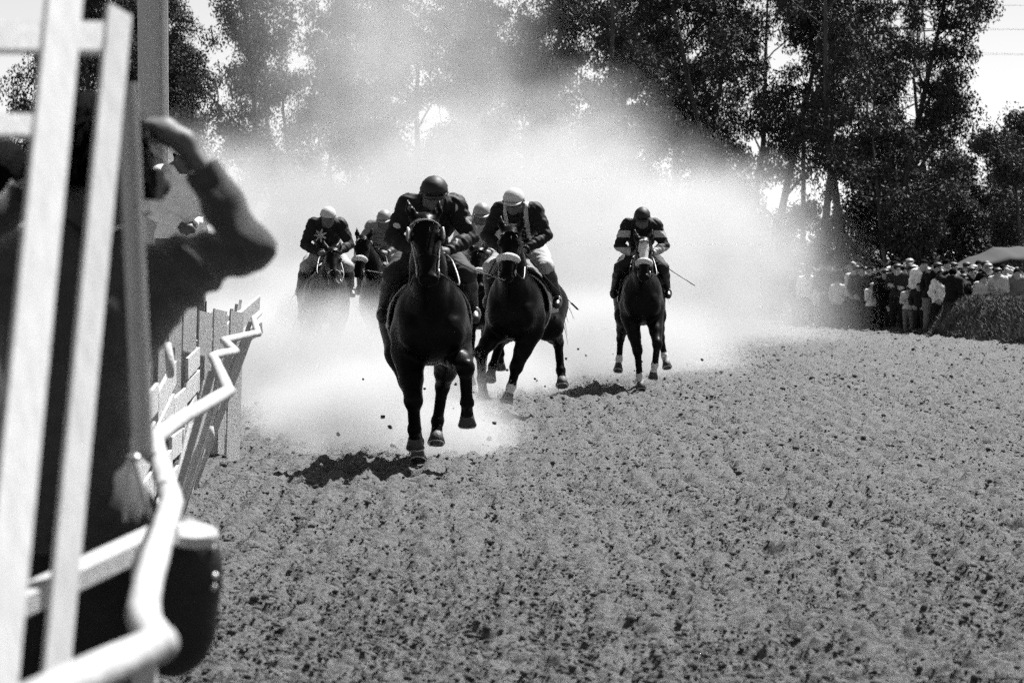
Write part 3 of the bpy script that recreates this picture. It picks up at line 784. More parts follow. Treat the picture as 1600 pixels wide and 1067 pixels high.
def build_jockey(loc, yaw, label, silk, helmet_m, helmet_kind='helmet', h=0.016, dz=0.0, dx=0.0, tilt=0.0, lean=0.0, goggles=True, peak=True, breeches=None, gog_up=False, wide=1.0):
    root = empty('person', loc, yaw); root.scale = (wide, 1, 1)
    tag(root, label, 'person', 'jockeys riding in the race')
    J = dict(pelvis=(0, 0.42, 1.80 + dz), chest=(dx*0.5, 0.0, 2.01 + dz), neck=(dx*0.8, -0.24, 2.19 + dz), head=(dx, -0.42, 2.245 + dz),
             fwd=(0, -0.6, -0.8), head_up=(tilt, -0.3, 1), head_fwd=(tilt*0.3, -1, -0.5))
    up = unit(np.array(J['chest']) - np.array(J['pelvis']))
    for q, s in ((-1, 'l'), (1, 'r')):
        J['shoulder_'+s] = (dx*0.6 + q*0.175, -0.16, 2.165 + dz - q*tilt*0.05)
        J['elbow_'+s] = (dx*0.4 + q*0.30, -0.22 + 0.05*q*lean, 1.90 + dz); J['wrist_'+s] = (q*0.125, -0.44, 1.79 + dz*0.4)
        J['hip_'+s] = (q*0.11, 0.38, 1.76 + dz); J['knee_'+s] = (q*0.285, -0.09, 1.60 + dz*0.5); J['ankle_'+s] = (q*0.345, 0.27, 1.30)
        J['toe_'+s] = (q*0.36, 0.13, 1.225)
    hands = {s: dict(d=(-q*0.5, -0.85, -0.12), palm=(-q*0.75, 0.3, -0.6), curl=0.95, side=-q) for q, s in ((-1, 'l'), (1, 'r'))}
    V, Q, G, HM, hd = human(J, h, 0.98, 0.008, hands)
    N = normals(V, Q)
    link('body', mesh_from('jockey_body', V, Q), skin, root)
    def wear(name, groups, m, off, folds=0.0, mask=None):
        k = in_groups(G, groups) if mask is None else mask
        s = shell(V, Q, N, k, off, folds, (37, 47, 29))
        if s is None: return None
        return link(name, mesh_from(name, *s), m, root)
    wear('silk_jacket', ['torso', 'upperarm', 'forearm', 'neck'], silk, 0.008, 0.009, in_groups(G, ['torso', 'upperarm', 'forearm']) | ((G == 'neck') & ((V - hd)@np.array((0, 0, 1)) < -0.10)))
    wear('breeches', ['pelvis', 'thigh'], breeches or breeches_mat, 0.007, 0.006)
    for q in (-1, 1): wear('boot', None, boot_mat, 0.008, 0.0, in_groups(G, ['shin', 'foot']) & (V[:, 0]*q > 0))
    hm = cap_mesh(hd, HM, 1.0, helmet_kind).build('helmet', helmet_m, root, True)
    if peak: peak_mesh(hd, HM, 1.0, 0.05, (0.106, 0.13), 0.032, 0.022).build('peak', helmet_m, hm, True)
    T = lambda p: hd + HM @ np.array(p)
    if goggles:
        zz = 0.075 if gog_up else 0.0; rr = 1.2 if gog_up else 1.0
        gm = MB()
        gm.tube([T((0.088*rr*math.sin(a), -0.012 + 0.112*rr*math.cos(a), zz + 0.004)) for a in np.linspace(-1.0, 1.0, 11)], [0.012] + [0.02]*9 + [0.012], 8, 1.0)
        go = gm.build('goggles', leather, root, True)
        MB().tube([T((0.108*math.sin(a), -0.012 + 0.128*math.cos(a), zz*1.1 + 0.012)) for a in np.linspace(1.0, 5.28, 16)], 0.010, 6, 0.4).build('strap', leather, go, True)
    # irons under the boots
    for q in (-1, 1):
        c = np.array((q*0.355, 0.18, 1.20))
        st = MB().tube([c + np.array((0.055*math.cos(a)*0.9, 0.0, 0.06 + 0.065*math.sin(a))) for a in np.linspace(-math.pi/2 - 0.6, 1.5*math.pi - 0.6, 16)], 0.007, 6)
        so = st.build('stirrup', steel, root, True)
        MB().tube([c + (0, 0, 0.12), (q*0.315, 0.14, 1.47)], 0.013, 6, 0.35).build('stirrup_leather', webbing, so, True)
    return root
def whip(a, b, loc, yaw, label):
    """riding whip from the hand a to the tip b, in the rider's local space; origin at the rider"""
    a, b = np.array(a, float), np.array(b, float); mid = a*0.5 + b*0.5 + (0, 0, -0.02)
    root = empty('riding_whip', loc, yaw); tag(root, label, 'whip', 'riding whips')
    pts = smooth_path([a, mid, b], 6)
    MB().tube(pts, np.linspace(0.007, 0.004, len(pts)), 6).build('shaft', leather, root, True)
    d = unit(b - mid)
    MB().tube([a - unit(mid-a)*0.10, a + unit(mid-a)*0.06], 0.011, 8).build('handle', leather, root, True)
    MB().beam(b - d*0.02, b + d*0.11, 0.03, 0.006).build('flap', leather, root)

def at(px, Y): p = P(px, 400, Y); return (p[0], Y, 0.0)
LEGS_C = dict(fl=((-.16, -.30, .96), (-.135, -.60, .58), (-.125, -.50, .34), (-.12, -.43, .265)),
              fr=((.17, -.30, .96), (.225, -.70, .85), (.245, -.55, .56), (.25, -.44, .45)),
              hl=((-.16, .62, .92), (-.10, .72, .52), (-.075, .44, .18), (-.075, .38, .10)),
              hr=((.17, .60, .95), (.13, .92, .62), (.09, .86, .33), (.08, .80, .22)))
LEGS_E = dict(fl=((-.17, -.30, .97), (-.29, -.60, .74), (-.30, -.46, .46), (-.30, -.40, .33)),
              fr=((.15, -.30, .97), (.03, -.44, .59), (-.03, -.36, .38), (-.055, -.36, .30)),
              hl=((-.2, .6, .97), (-.33, .92, .80), (-.38, .78, .55), (-.39, .72, .47)),
              hr=((.2, .6, .98), (.25, .97, .80), (.29, .86, .50), (.31, .80, .41)))
LEGS_F = dict(fl=((-.15, -.30, .96), (-.06, -.44, .53), (-.03, -.38, .20), (-.02, -.41, .10)),
              fr=((.16, -.30, .97), (.19, -.62, .62), (.165, -.47, .35), (.15, -.40, .25)),
              hl=((-.19, .6, .96), (-.25, .96, .64), (-.27, .88, .37), (-.28, .83, .29)),
              hr=((.2, .6, .96), (.29, 1.0, .66), (.34, .94, .41), (.36, .90, .33)))
mirror = lambda L: {a: tuple((-v[0], v[1], v[2]) for v in L[b]) for a, b in (('fl', 'fr'), ('fr', 'fl'), ('hl', 'hr'), ('hr', 'hl'))}

hl_pale = mat('helmet_pale', 0.42, 0.7, 0.1, 10, 0.1, 40)
hl_grey = mat('helmet_grey', 0.22, 0.5, 0.15, 10, 0.1, 40)
hl_black = mat('helmet_black', 0.006, 0.6, 0.2, 10, 0.1, 40)
silk_pale = mat('silk_pale', 0.40, 0.55, 0.2, 8, 0.4, 26, 0.3)
silk_grey = mat('silk_grey', 0.16, 0.55, 0.3, 8, 0.4, 26, 0.3)
# leader
lc = at(671, 23.6); yc = R(4)
build_horse(lc, yc, LEGS_C, 'black leading horse in blinkers, largest and nearest of the field', coat_black, poll=(-0.07, -1.02, 2.03), muz=(-0.05, -1.30, 1.50), h=0.0145, noseband='plain', blinkers=True, seed=3, wide=1.15)
build_jockey(lc, yc, 'jockey in black spotted silks and black helmet riding the leading horse', pattern_mat('silk_black_spots', 0.012, 0.42, 'spots'), hl_black, h=0.013, wide=1.07, peak=False, dx=0.02, breeches=mat('dark_breeches', 0.02, 0.8, 0.2, 9))
whip((0.13, -0.50, 1.75), (0.52, -0.25, 1.58), lc, yc, 'pale lined whip in the hand of the leading jockey')
# second horse on the right of the leader
le = at(812, 30.2); ye = R(-9)
build_horse(le, ye, LEGS_E, 'dark horse with white sheepskin noseband just behind and beside the leader', coat_black, poll=(0.06, -1.0, 2.0), muz=(0.05, -1.27, 1.46), socks=('fr',), seed=4, wide=1.1)
build_jockey(le, ye, 'jockey in pale helmet and black silks with pale braces, right beside the leader', pattern_mat('silk_black_braces', 0.012, 0.38, 'braces'), hl_pale, dz=0.06, tilt=0.05, wide=1.05)
whip((0.13, -0.50, 1.78), (0.55, 0.10, 1.24), le, ye, 'dark whip pointing down behind the pale helmeted jockey')
# lone horse on the right
lf = at(1002, 37.2); yf = R(-1)
build_horse(lf, yf, LEGS_F, 'lone dark horse with white blaze, noseband and socks, apart from the bunch', coat_bay, poll=(0.0, -1.03, 1.93), muz=(0.0, -1.33, 1.42), socks=('fl', 'fr', 'hl', 'hr'), blaze=True, seed=5, cloth=False)
build_jockey(lf, yf, 'jockey in dark silks with pale hooped sleeves riding alone', pattern_mat('silk_hoops', 0.014, 0.34, 'hoops'), hl_black, peak=False, dz=-0.02, breeches=mat('dark_breeches', 0.02, 0.8, 0.2, 9))
whip((0.13, -0.48, 1.76), (0.60, -0.3, 1.42), lf, yf, 'thin whip slanting out beside the lone jockey with hooped sleeves')
# two on the left, sunk in the dust
la = at(510, 38.0); ya = R(7)
build_horse(la, ya, mirror(LEGS_F), 'leftmost horse, its legs lost in the dust', coat_bay, poll=(0.02, -1.08, 1.80), muz=(0.03, -1.40, 1.36), noseband='pale', seed=6, h=0.02)
build_jockey(la, ya, 'leftmost jockey in pale round cap and black silks with a pale flower', pattern_mat('silk_flower', 0.014, 0.45, 'flower'), hl_pale, peak=False, goggles=False, h=0.018, dz=0.0)
lb = at(597, 40.5); yb = R(-4)
build_horse(lb, yb, mirror(LEGS_E), 'dark horse with white sheepskin noseband between the leftmost horse and the leader', coat_black, poll=(-0.14, -1.05, 1.98), muz=(-0.20, -1.30, 1.46), seed=7, h=0.02)
build_jockey(lb, yb, 'jockey in grey cap and pale silks half hidden behind his horse\'s head', silk_grey, hl_grey, h=0.018, dz=0.0, dx=0.08)
ld = at(748, 35.2); yd = R(3)
build_horse(ld, yd, LEGS_C, 'dark horse almost wholly hidden behind the leader', coat_black, poll=(-0.05, -1.05, 1.80), muz=(-0.05, -1.35, 1.36), seed=8, h=0.02)
build_jockey(ld, yd, 'jockey in pale silks and grey helmet showing between the two front horses', silk_pale, hl_grey, h=0.018, dz=0.0, dx=0.02)
# ------------------------------------------------------------------ the rail and fence along the track, the white boards in front
white_paint = mat('white_paint_wood', 0.62, 0.8, 0.16, 10, 0.06, 50, 0.2, stretch=(7, 7, 0.5))
grey_wood = mat('weathered_wood', 0.42, 0.85, 0.35, 12, 0.5, 60, 0.2, stretch=(8, 1.2, 8))
rail_paint = mat('rail_white_paint', 0.38, 0.9, 0.22, 14, 0.3, 40, 0.1)
dark_wood = mat('dark_post_wood', 0.09, 0.85, 0.35, 10, 0.5, 50, 0.2, stretch=(8, 8, 1))
# running rail: white painted poles end to end, crooked
RP = [(20, 1110), (245, 1006), (226, 935), (268, 785), (252, 731), (241, 686), (282, 655), (318, 634), (357, 611), (337, 565), (334, 556), (367, 549), (350, 532), (389, 523), (403, 521), (396, 498), (406, 489)]
rail = empty('running_rail', (PZ(252, 731, 0)[0], 9.4, 0))
tag(rail, 'crooked white pole rail zigzagging along the edge of the track', 'rail')
RZ = 1.22
pts = [PZ(x, y, RZ) for x, y in RP]
pieces = [(0, 1), (1, 2, 3), (3, 4, 5), (5, 6, 7), (7, 8), (8, 9), (9, 10, 11), (11, 12), (12, 13, 14), (14, 15), (15, 16)]
def localise(o, parent):
    o.matrix_parent_inverse = Matrix.Translation(-Vector(parent.location)); return o
def child(mb, name, m, parent, smooth=False):
    o = mb.build(name, m, parent, smooth); return localise(o, parent)
for pc_ in pieces:
    q = np.array([pts[i] for i in pc_]); d0 = unit(q[1]-q[0]); d1 = unit(q[-1]-q[-2])
    pth = smooth_path(q, 5) if len(q) > 2 else np.linspace(q[0], q[1], 4)
    pth = np.vstack([pth[0] - d0*0.035, pth[0] - d0*0.02, pth, pth[-1] + d1*0.02, pth[-1] + d1*0.035])
    r_ = 0.0255 * (0.95 + 0.1*random.random()); rad = np.full(len(pth), r_); rad[0] = rad[-1] = r_*0.55
    for i in range(2, len(pth)-2): rad[i] *= 1 + 0.05*math.sin(i*2.3)
    child(MB().tube(pth, rad, 14), 'pole', rail_paint, rail, True)
# stub of a broken pole tied to the rail
child(MB().tube([PZ(212, 691, 1.25), PZ(236, 712, 1.24)], [0.02, 0.02], 10), 'stub', rail_paint, rail, True)
# fence: posts leaning over the track, each carrying the rail, and boards between them
fence = empty('board_fence', (-1.5, 9.0, 0)); tag(fence, 'weathered grey board fence under the white rail', 'fence')
def base_x(Y): return -0.72 - 0.080 * Y
post_y = [13.6, 16.0, 18.6, 21.0, 23.8, 26.6, 29.6, 32.6, 35.6]
rng_f = random.Random(5)
def rail_at(Y):
    for a, b in zip(pts[:-1], pts[1:]):
        if min(a[1], b[1]) <= Y <= max(a[1], b[1]):
            t = (Y - a[1]) / (b[1] - a[1] + 1e-9); return a*(1-t) + b*t
    return np.array((base_x(Y) + 0.2, Y, RZ))
for Y in post_y:
    r_ = rail_at(Y)
    child(MB().beam((base_x(Y), Y, -0.1), r_ + (-0.03, 0.03, -0.02), 0.036, 0.036, (0, 1, 0)), 'post', grey_wood, fence)
for i in range(len(post_y) - 1):
    y0, y1 = post_y[i] - 0.05, post_y[i+1] + 0.05
    for k, z in enumerate((0.22, 0.46, 0.70, 0.93)):
        if (i, k) in ((2, 3), (4, 3), (5, 2)): continue
        lean = 0.04 * z
        dz = rng_f.uniform(-0.04, 0.04); e = rng_f.uniform(-0.05, 0.05)
        a = (base_x(y0) + lean - 0.05 + 0.004*k, y0, z + dz); b = (base_x(y1) + lean - 0.05 + 0.004*k, y1, z - dz + e)
        child(MB().beam(a, b, 0.022, 0.17 + rng_f.uniform(-0.02, 0.02)), 'plank', grey_wood, fence)
# loose slats fallen against the fence, and the broken panel further on
for (pa, pb, w) in (((292, 772, 20.4), (318, 600, 20.6), .07), ((276, 768, 20.0), (300, 640, 20.4), .06), ((303, 735, 22.4), (325, 590, 22.6), .05), ((318, 720, 24.0), (330, 600, 24.2), .05)):
    child(MB().beam(P(*pa), P(*pb) + np.array((0, 0.25, 0)), w*1.3, 0.02, (0.7, -0.6, 0.3)), 'slat', grey_wood, fence)
for (pa, pb, w) in (((345, 528, 29.0), (404, 476, 30.5), 0.20), ((352, 545, 28.6), (408, 512, 29.2), 0.13), ((346, 505, 30.0), (398, 484, 31.0), 0.12)):
    child(MB().beam(P(*pa), P(*pb), 0.03, w, (0.1, 0, 1)), 'plank', grey_wood, fence)
child(MB().beam(P(317, 525, 27.0), P(318, 470, 27.0), 0.06, 0.05, (0, 1, 0)), 'post', dark_wood, fence)
child(MB().beam(P(341, 540, 27.0), P(341, 492, 27.0), 0.03, 0.03, (0, 1, 0)), 'post', dark_wood, fence)
# white pegs nailed to it
for k, (a, b, lab) in enumerate((((262, 537, 14.6), (266, 588, 14.5), 'long white peg fixed high on the grey board fence'), ((329, 666, 18.0), (328, 692, 18.0), 'short white peg low beside the fence'),
                                 ((333, 488, 27.0), (337, 536, 26.9), 'thin white stake by the broken end of the fence'))):
    p, q = P(*a), P(*b)
    o = MB().tube([p, p*0.5 + q*0.5 + (0.004, 0, 0), q], [0.018, 0.024, 0.02], 8).build('peg', rail_paint, None, True); tag(o, lab, 'peg', 'white pegs along the fence')
# --- white boards right in front of the camera: a barrier of battens and cross boards
bar = empty('white_barrier', (P(90, 800, 4.6)[0], 4.6, 0)); tag(bar, 'tall barrier of leaning white battens close to the camera', 'barrier')
def ground_under(a, b):
    a, b = np.asarray(a), np.asarray(b); d = b - a; return a + d * ((0.0 - a[2]) / d[2])
a, b = P(106, -60, 4.95), P(16, 860, 4.5)
child(MB().beam(a, ground_under(a, b), 0.086, 0.010, (0.75, -0.55, 0)), 'batten', white_paint, bar)
a, b = P(186, 16, 5.3), P(86, 1060, 4.85)
child(MB().beam(a, ground_under(a, b), 0.064, 0.010, (0.75, -0.55, 0)), 'batten', white_paint, bar)
child(MB().beam(P(-120, 58, 5.3), P(168, 60, 5.3), 0.014, 0.078, (0, 0.66, 0.75)), 'cross_board', white_paint, bar)
child(MB().beam(P(-120, 196, 5.3), P(72, 198, 5.3), 0.014, 0.056, (0, 0.66, 0.75)), 'cross_board', white_paint, bar)
a, b = P(-90, -40, 5.36), P(-150, 900, 4.9)
child(MB().beam(a, ground_under(a, b), 0.086, 0.010, (0.75, -0.55, 0)), 'batten', white_paint, bar)
# grey posts of the fence here: one leaning in front of the man, one upright behind him
def post(pa, pb, w, t, lab, m, zfoot=0.0):   # zfoot: where it stops (the slim one is nailed to the rail)
    a, b = P(*pa), P(*pb); foot = a + (b - a) * ((zfoot - a[2]) / (b[2] - a[2]))
    r_ = empty('fence_post', tuple(foot)); tag(r_, lab, 'post', 'grey fence posts near the man')
    child(MB().beam(a, foot, w, t, (-0.55, 1, 0)), 'shaft', grey_wood2, r_)
    sw = w*0.2; ed = np.array((w*0.5 + sw*0.5, -0.01, 0))
    child(MB().beam(a + ed, foot + ed, sw, t*1.05, (-0.55, 1, 0)), 'lit_edge_strip', white_paint, r_)  # white strip paints in the sunlit right side of the grey post
grey_wood2 = mat('grey_painted_wood', 0.42, 0.8, 0.15, 12, 0.3, 40, 0.2, stretch=(8, 8, 1))
post((196, 130, 5.75), (221, 700, 5.75), 0.030, 0.03, 'slim grey leaning post in front of the dark haired man', grey_wood2, P(221, 705, 5.75)[2])
post((234, -60, 27.0), (236, 400, 27.0), 0.20, 0.18, 'upright grey post rising behind the raised hand', grey_wood2)
# plank braced across to the rail, its rounded end over the track
pl = empty('rail_plank', (-0.9, 6.2, 0.0)); tag(pl, 'grey plank with a rounded pale end lying across under the rail', 'plank')
A, B = P(-60, 985, 5.3), P(262, 832, 6.08); dd = unit(B - A); up_ = np.array((0, 0, 1.0)); up_ = unit(up_ - dd*up_.dot(dd)); sd = np.cross(dd, up_)
child(MB().beam(A, B, 0.055, 0.05), 'beam', grey_wood2, pl)
e = MB(); n_ = 18; C = P(300, 835, 6.14)
ring = [(0.058*math.cos(t), 0.045*math.sin(t)) for t in np.linspace(0, 2*math.pi, n_, endpoint=False)]
nrm = unit(np.array((0.08, -0.35, 1.0))); ex = unit(np.cross((0, 1, 0), nrm)); ey = np.cross(nrm, ex)
V = [C + ex*x*1.0 + ey*y - nrm*0.012 for x, y in ring] + [C + ex*x + ey*y + nrm*0.006 for x, y in ring] + [C + ex*x*0.92 + ey*y*0.92 + nrm*0.012 for x, y in ring]
F = [(i, (i+1) % n_, n_+(i+1) % n_, n_+i) for i in range(n_)] + [(n_+i, n_+(i+1) % n_, 2*n_+(i+1) % n_, 2*n_+i) for i in range(n_)] + [tuple(range(2*n_, 3*n_)), tuple(range(n_-1, -1, -1))]
e.add(V, F); child(e, 'rounded_end', grey_wood2, pl, False)
# leg that carries the plank
child(MB().beam(P(225, 855, 6.02), np.array((P(225, 855, 6.02)[0], 6.02, 0.0)), 0.05, 0.05, (0, 1, 0)), 'leg', grey_wood2, pl)
# black camera bag hung under it
bag = empty('camera_bag', (P(285, 940, 6.3)[0], 6.3, P(285, 1030, 6.3)[2])); tag(bag, 'black leather bag with metal studs hanging over the rail', 'bag')
bagm = mat('bag_leather', 0.004, 0.5, 0.3, 20, 0.2, 90, 0.3)
prs = [pe(P(272, 930, 6.3), (0.092, 0.07, 0.17), 0.05), pe(P(283, 885, 6.3), (0.088, 0.07, 0.11), 0.05), pe(P(262, 980, 6.3), (0.095, 0.07, 0.10), 0.05)]
V, Q, G = surface(prs, 0.01, 1); localise(link('bag_body', mesh_from('bag_body', V, Q), bagm, bag), bag)
for x, y in ((332, 856), (335, 900), (333, 917)):
    child(MB().ell(P(x, y, 6.26), (0.009, 0.009, 0.009), 10, 6), 'stud', steel, bag, True)
child(MB().tube(smooth_path([P(196, 815, 6.1), P(198, 760, 6.1), P(204, 714, 6.1), P(216, 745, 6.1), P(232, 800, 6.12), P(262, 838, 6.25)], 5), 0.007, 8, 0.4), 'carrying_strap', webbing, bag, True)
child(MB().ell(P(212, 716, 6.08), (0.012, 0.012, 0.009), 10, 6), 'buckle', steel, bag, True)

# ------------------------------------------------------------------ man photographing at the rail, seen from behind
bank = MB()
xs = [-9, -1.35, -1.12, -1.0]; zs = [0.30, 0.30, 0.22, -0.08]; V = []; F = []
for y in (1.5, 2.5, 9.0, 10.0):
    for x, z in zip(xs, zs): V.append((x, y, z if 2 < y < 9.5 else -0.08))
for i in range(3):
    for j in range(3): F.append((4*i+j, 4*i+j+1, 4*i+5+j, 4*i+4+j))
bk = bank.add(V, F).build('spectator_bank', ground_mat, None, True); tag(bk, 'low earth bank the spectators stand on behind the rail', kind='structure')
hair_m = mat('black_hair', 0.0015, 0.7, 0.4, 60, 0.6, 160, 0.03)
jumper = mat('dark_jumper', 0.05, 0.9, 0.3, 30, 0.5, 220, 0.1)
jumper.node_tree.nodes['Principled BSDF'].inputs['Sheen Weight'].default_value = 0.4
jumper.node_tree.nodes['Principled BSDF'].inputs['Sheen Roughness'].default_value = 0.4
jumper_trim = mat('jumper_stripe', 0.006, 0.9, 0.2, 30, 0.5, 220, 0.1)
YP = 6.55
def PP(px, py, dy=0.0): return P(px, py, YP + dy)
foot_x = PP(100, 800)[0]
man = empty('person', (foot_x, YP, 0.30)); tag(man, 'dark haired man in dark jumper behind the white battens, right arm raised to his head', 'person')
pelv = np.array((foot_x, YP - 0.02, 1.16)); 
J = dict(pelvis=pelv, chest=PP(112, 520, 0.0), neck=PP(132, 365, 0.0), head=PP(152, 258, 0.06), fwd=(0.15, 1, 0), head_up=(0.05, 0.08, 1), head_fwd=(0.35, 1, -0.02),
         shoulder_l=PP(15, 440, 0.0), shoulder_r=PP(188, 452, 0.02), elbow_l=PP(-120, 470, 0.16), wrist_l=PP(40, 300, 0.30),
         elbow_r=PP(388, 388, 0.06), wrist_r=PP(288, 222, 0.10))
for q, s in ((-1, 'l'), (1, 'r')):
    J['hip_'+s] = pelv + (q*0.1, 0, -0.04); J['knee_'+s] = pelv + (q*0.12, 0.03, -0.44); J['ankle_'+s] = np.array((foot_x + q*0.13, YP, 0.39)); J['toe_'+s] = np.array((foot_x + q*0.16, YP + 0.15, 0.335))
hands = dict(r=dict(d=PP(215, 182, 0.10) - PP(288, 222, 0.10), palm=(-0.45, 0.1, -0.9), curl=0.38, side=-1), l=dict(d=(0.7, 0.2, 0.4), palm=(0.5, -0.2, -0.5), curl=0.6, side=1))
V, Q, G, HM, hd = human(J, 0.0095, 1.02, 0.016, hands, 1.0, [pc(J['chest'] + np.array((0.1, 0, 0.02)), J['elbow_r']*0.55 + J['shoulder_r']*0.45, 0.095, 0.045, 0.06, 'upperarm'), pc(J['elbow_r'], J['elbow_r'] + np.array((0.04, -0.01, -0.002)), 0.03, 0.012, 0.03, 'forearm')], -0.012)
N_ = normals(V, Q)
localise(link('body', mesh_from('man_body', V, Q), skin, man), man)
# the right sleeve is pushed up to below the wrist
wr = np.array(J['wrist_r']); el = np.array(J['elbow_r']); t_ = ((V - el) @ (wr - el)) / ((wr - el) @ (wr - el))
sl = in_groups(G, ['torso', 'upperarm']) | ((G == 'forearm') & ~((V[:, 0] > foot_x + 0.2) & (t_ > 0.74))) | (in_groups(G, ['pelvis', 'thigh']) & (V[:, 2] > 1.08)) | ((G == 'neck') & ((V - hd)[:, 2] < -0.145))
s = shell(V, Q, N_, sl, 0.012, 0.005, (19, 15, 17))
# gathered folds running round the bent sleeve
sh_r = np.array(J['shoulder_r']); ta = ((s[0] - sh_r) @ (el - sh_r)) / ((el - sh_r) @ (el - sh_r)); near = np.exp(-((ta - 0.62)/0.3)**2) * (s[0][:, 0] > foot_x + 0.16)
s = (s[0] + normals(*s) * (0.007*np.sin(ta*26 + 7*(s[0][:, 2] - el[2])*6)*near)[:, None], s[1])
localise(link('jumper', mesh_from('jumper', *s), jumper, man), man)
s = shell(V, Q, N_, in_groups(G, ['thigh', 'shin', 'pelvis']) & (V[:, 2] < 1.12), 0.010, 0.006); localise(link('trousers', mesh_from('trousers', *s), mat('dark_trousers', 0.012, 0.9, 0.3, 20, 0.3, 90), man), man)
s = shell(V, Q, N_, in_groups(G, ['foot']), 0.010); localise(link('shoes', mesh_from('shoes', *s), boot_mat, man), man)
hm = cap_mesh(hd, HM, 1.28, 'long_hair'); localise(hm.build('hair', hair_m, man, True), man)
T = lambda p: hd + HM @ np.array(p)
rt = []; dr = []
rr = np.random.default_rng(3)
for i in range(1500):
    a = rr.uniform(0, 2*math.pi); el_ = rr.uniform(-0.25, 1.0); 
    if math.sin(a) > 0.25 and el_ < 0.45: continue
    c = math.cos(el_*1.2); x = np.array((0.108*math.cos(a)*c, -0.012 + 0.130*math.sin(a)*c, 0.04 + 0.128*math.sin(el_*1.2)))
    rt.append(T(x)); n3 = unit(x - (0, -0.012, 0.02)); dr.append(HM @ (n3*0.35 + np.array((0, -0.25, -0.8))))
v_, f_ = hair_strands(rt, dr, 0.13, 0.004, 2, 0.8, 3); hs_ = localise(link('loose_hair', mesh_from('loose_hair', v_, f_), hair_m, man), man); hs_['kind'] = 'stuff'
# camera at his eye, strap round the neck
camo = empty('photo_camera', tuple(PP(236, 290, 0.16))); tag(camo, 'black camera held to the dark haired man\'s eye', 'camera')
c0 = PP(224, 288, 0.17)
child(MB().box(c0, (0.045, 0.022, 0.036), frame((0.05, 0, 1), (0.35, 1, 0))), 'camera_body', bagm, camo)
fw = unit(np.array((0.35, 1, -0.02)))
child(MB().tube([c0 + fw*0.02, c0 + fw*0.09, c0 + fw*0.1], [0.026, 0.028, 0.024], 16), 'lens', bagm, camo, True)
child(MB().box(c0 + np.array((0.0, 0, 0.05)), (0.02, 0.018, 0.012), frame((0.05, 0, 1), (0.35, 1, 0))), 'viewfinder', bagm, camo)
child(MB().tube(smooth_path([PP(105, 345, -0.10), PP(140, 372, -0.13), PP(180, 360, -0.11), PP(228, 335, 0.06)], 6), 0.014, 8, 0.35), 'neck_strap', bagm, camo, True)
# ------------------------------------------------------------------ second man at the left edge and the man standing up on the fence
def stander(loc, rz, ht, fwd_lean=0.0, arms='down', rng_=random, h=0.02, bulk=1.0, bent=False):
    """upright figure in local space facing -Y, feet on z=0"""
    k = ht / 1.72; v = lambda *a: np.array(a) * k
    J = dict(pelvis=v(0, 0, 0.94), chest=v(0, -0.02 - fwd_lean*0.5, 1.27), neck=v(0, -0.02 - fwd_lean*0.8, 1.46), head=v(0, -0.045 - fwd_lean, 1.585), fwd=(0, -1, 0), head_up=(0, -0.05, 1), head_fwd=(0, -1, -0.05))
    for q, s in ((-1, 'l'), (1, 'r')):
        J['shoulder_'+s] = v(q*0.185, -fwd_lean*0.7, 1.405)
        if arms == 'down': J['elbow_'+s] = v(q*0.25, 0.04, 1.13); J['wrist_'+s] = v(q*0.25, -0.06, 0.89)
        elif arms == 'folded': J['elbow_'+s] = v(q*0.24, -0.06 - fwd_lean*0.7, 1.14); J['wrist_'+s] = v(-q*0.05, -0.19 - fwd_lean*0.7, 1.16 + 0.03*q)
        elif arms == 'pockets': J['elbow_'+s] = v(q*0.30, 0.07, 1.14); J['wrist_'+s] = v(q*0.19, -0.06, 0.95)
        elif arms == 'shade': 
            if q > 0: J['elbow_'+s] = v(q*0.40, -0.12, 1.48); J['wrist_'+s] = v(q*0.17, -0.16, 1.63)
            else: J['elbow_'+s] = v(q*0.25, 0.04, 1.13); J['wrist_'+s] = v(q*0.22, -0.1, 0.9)
        elif arms == 'clasp': J['elbow_'+s] = v(q*0.25, 0.0, 1.13); J['wrist_'+s] = v(q*0.06, -0.2, 1.0)
        elif arms == 'rest': J['elbow_'+s] = v(q*0.27, -0.12 - fwd_lean*0.7, 1.14); J['wrist_'+s] = v(q*0.10, -0.34 - fwd_lean*0.7, 1.06)
        J['hip_'+s] = v(q*0.09, 0, 0.90); J['knee_'+s] = v(q*0.11, -0.02, 0.49); J['ankle_'+s] = v(q*0.12, 0.02, 0.085); J['toe_'+s] = v(q*0.15, -0.12, 0.03)
    if bent:   # one foot forward, hands on the knee
        J['knee_r'] = v(0.14, -0.28, 0.56); J['ankle_r'] = v(0.15, -0.22, 0.085); J['toe_r'] = v(0.17, -0.37, 0.03)
        for q, s in ((-1, 'l'), (1, 'r')):
            J['elbow_'+s] = v(q*0.26, -0.16 - fwd_lean*0.5, 1.04); J['wrist_'+s] = v(q*0.07 + 0.09, -0.30, 0.72)
    V, Q, G, HM, hd = human(J, h, bulk, 0.014)
    return V, Q, G, HM, hd, k
def dress(root, parts, jm, tm, capm, sk=None):
    for name, me in parts:
        o = link(name, me, None, root)
        m = dict(body=sk or skin, jacket=jm, trousers=tm, shoe=boot_mat, hair=hair_m, cap=capm, peak=capm)[name]
        use_mat(o, m)
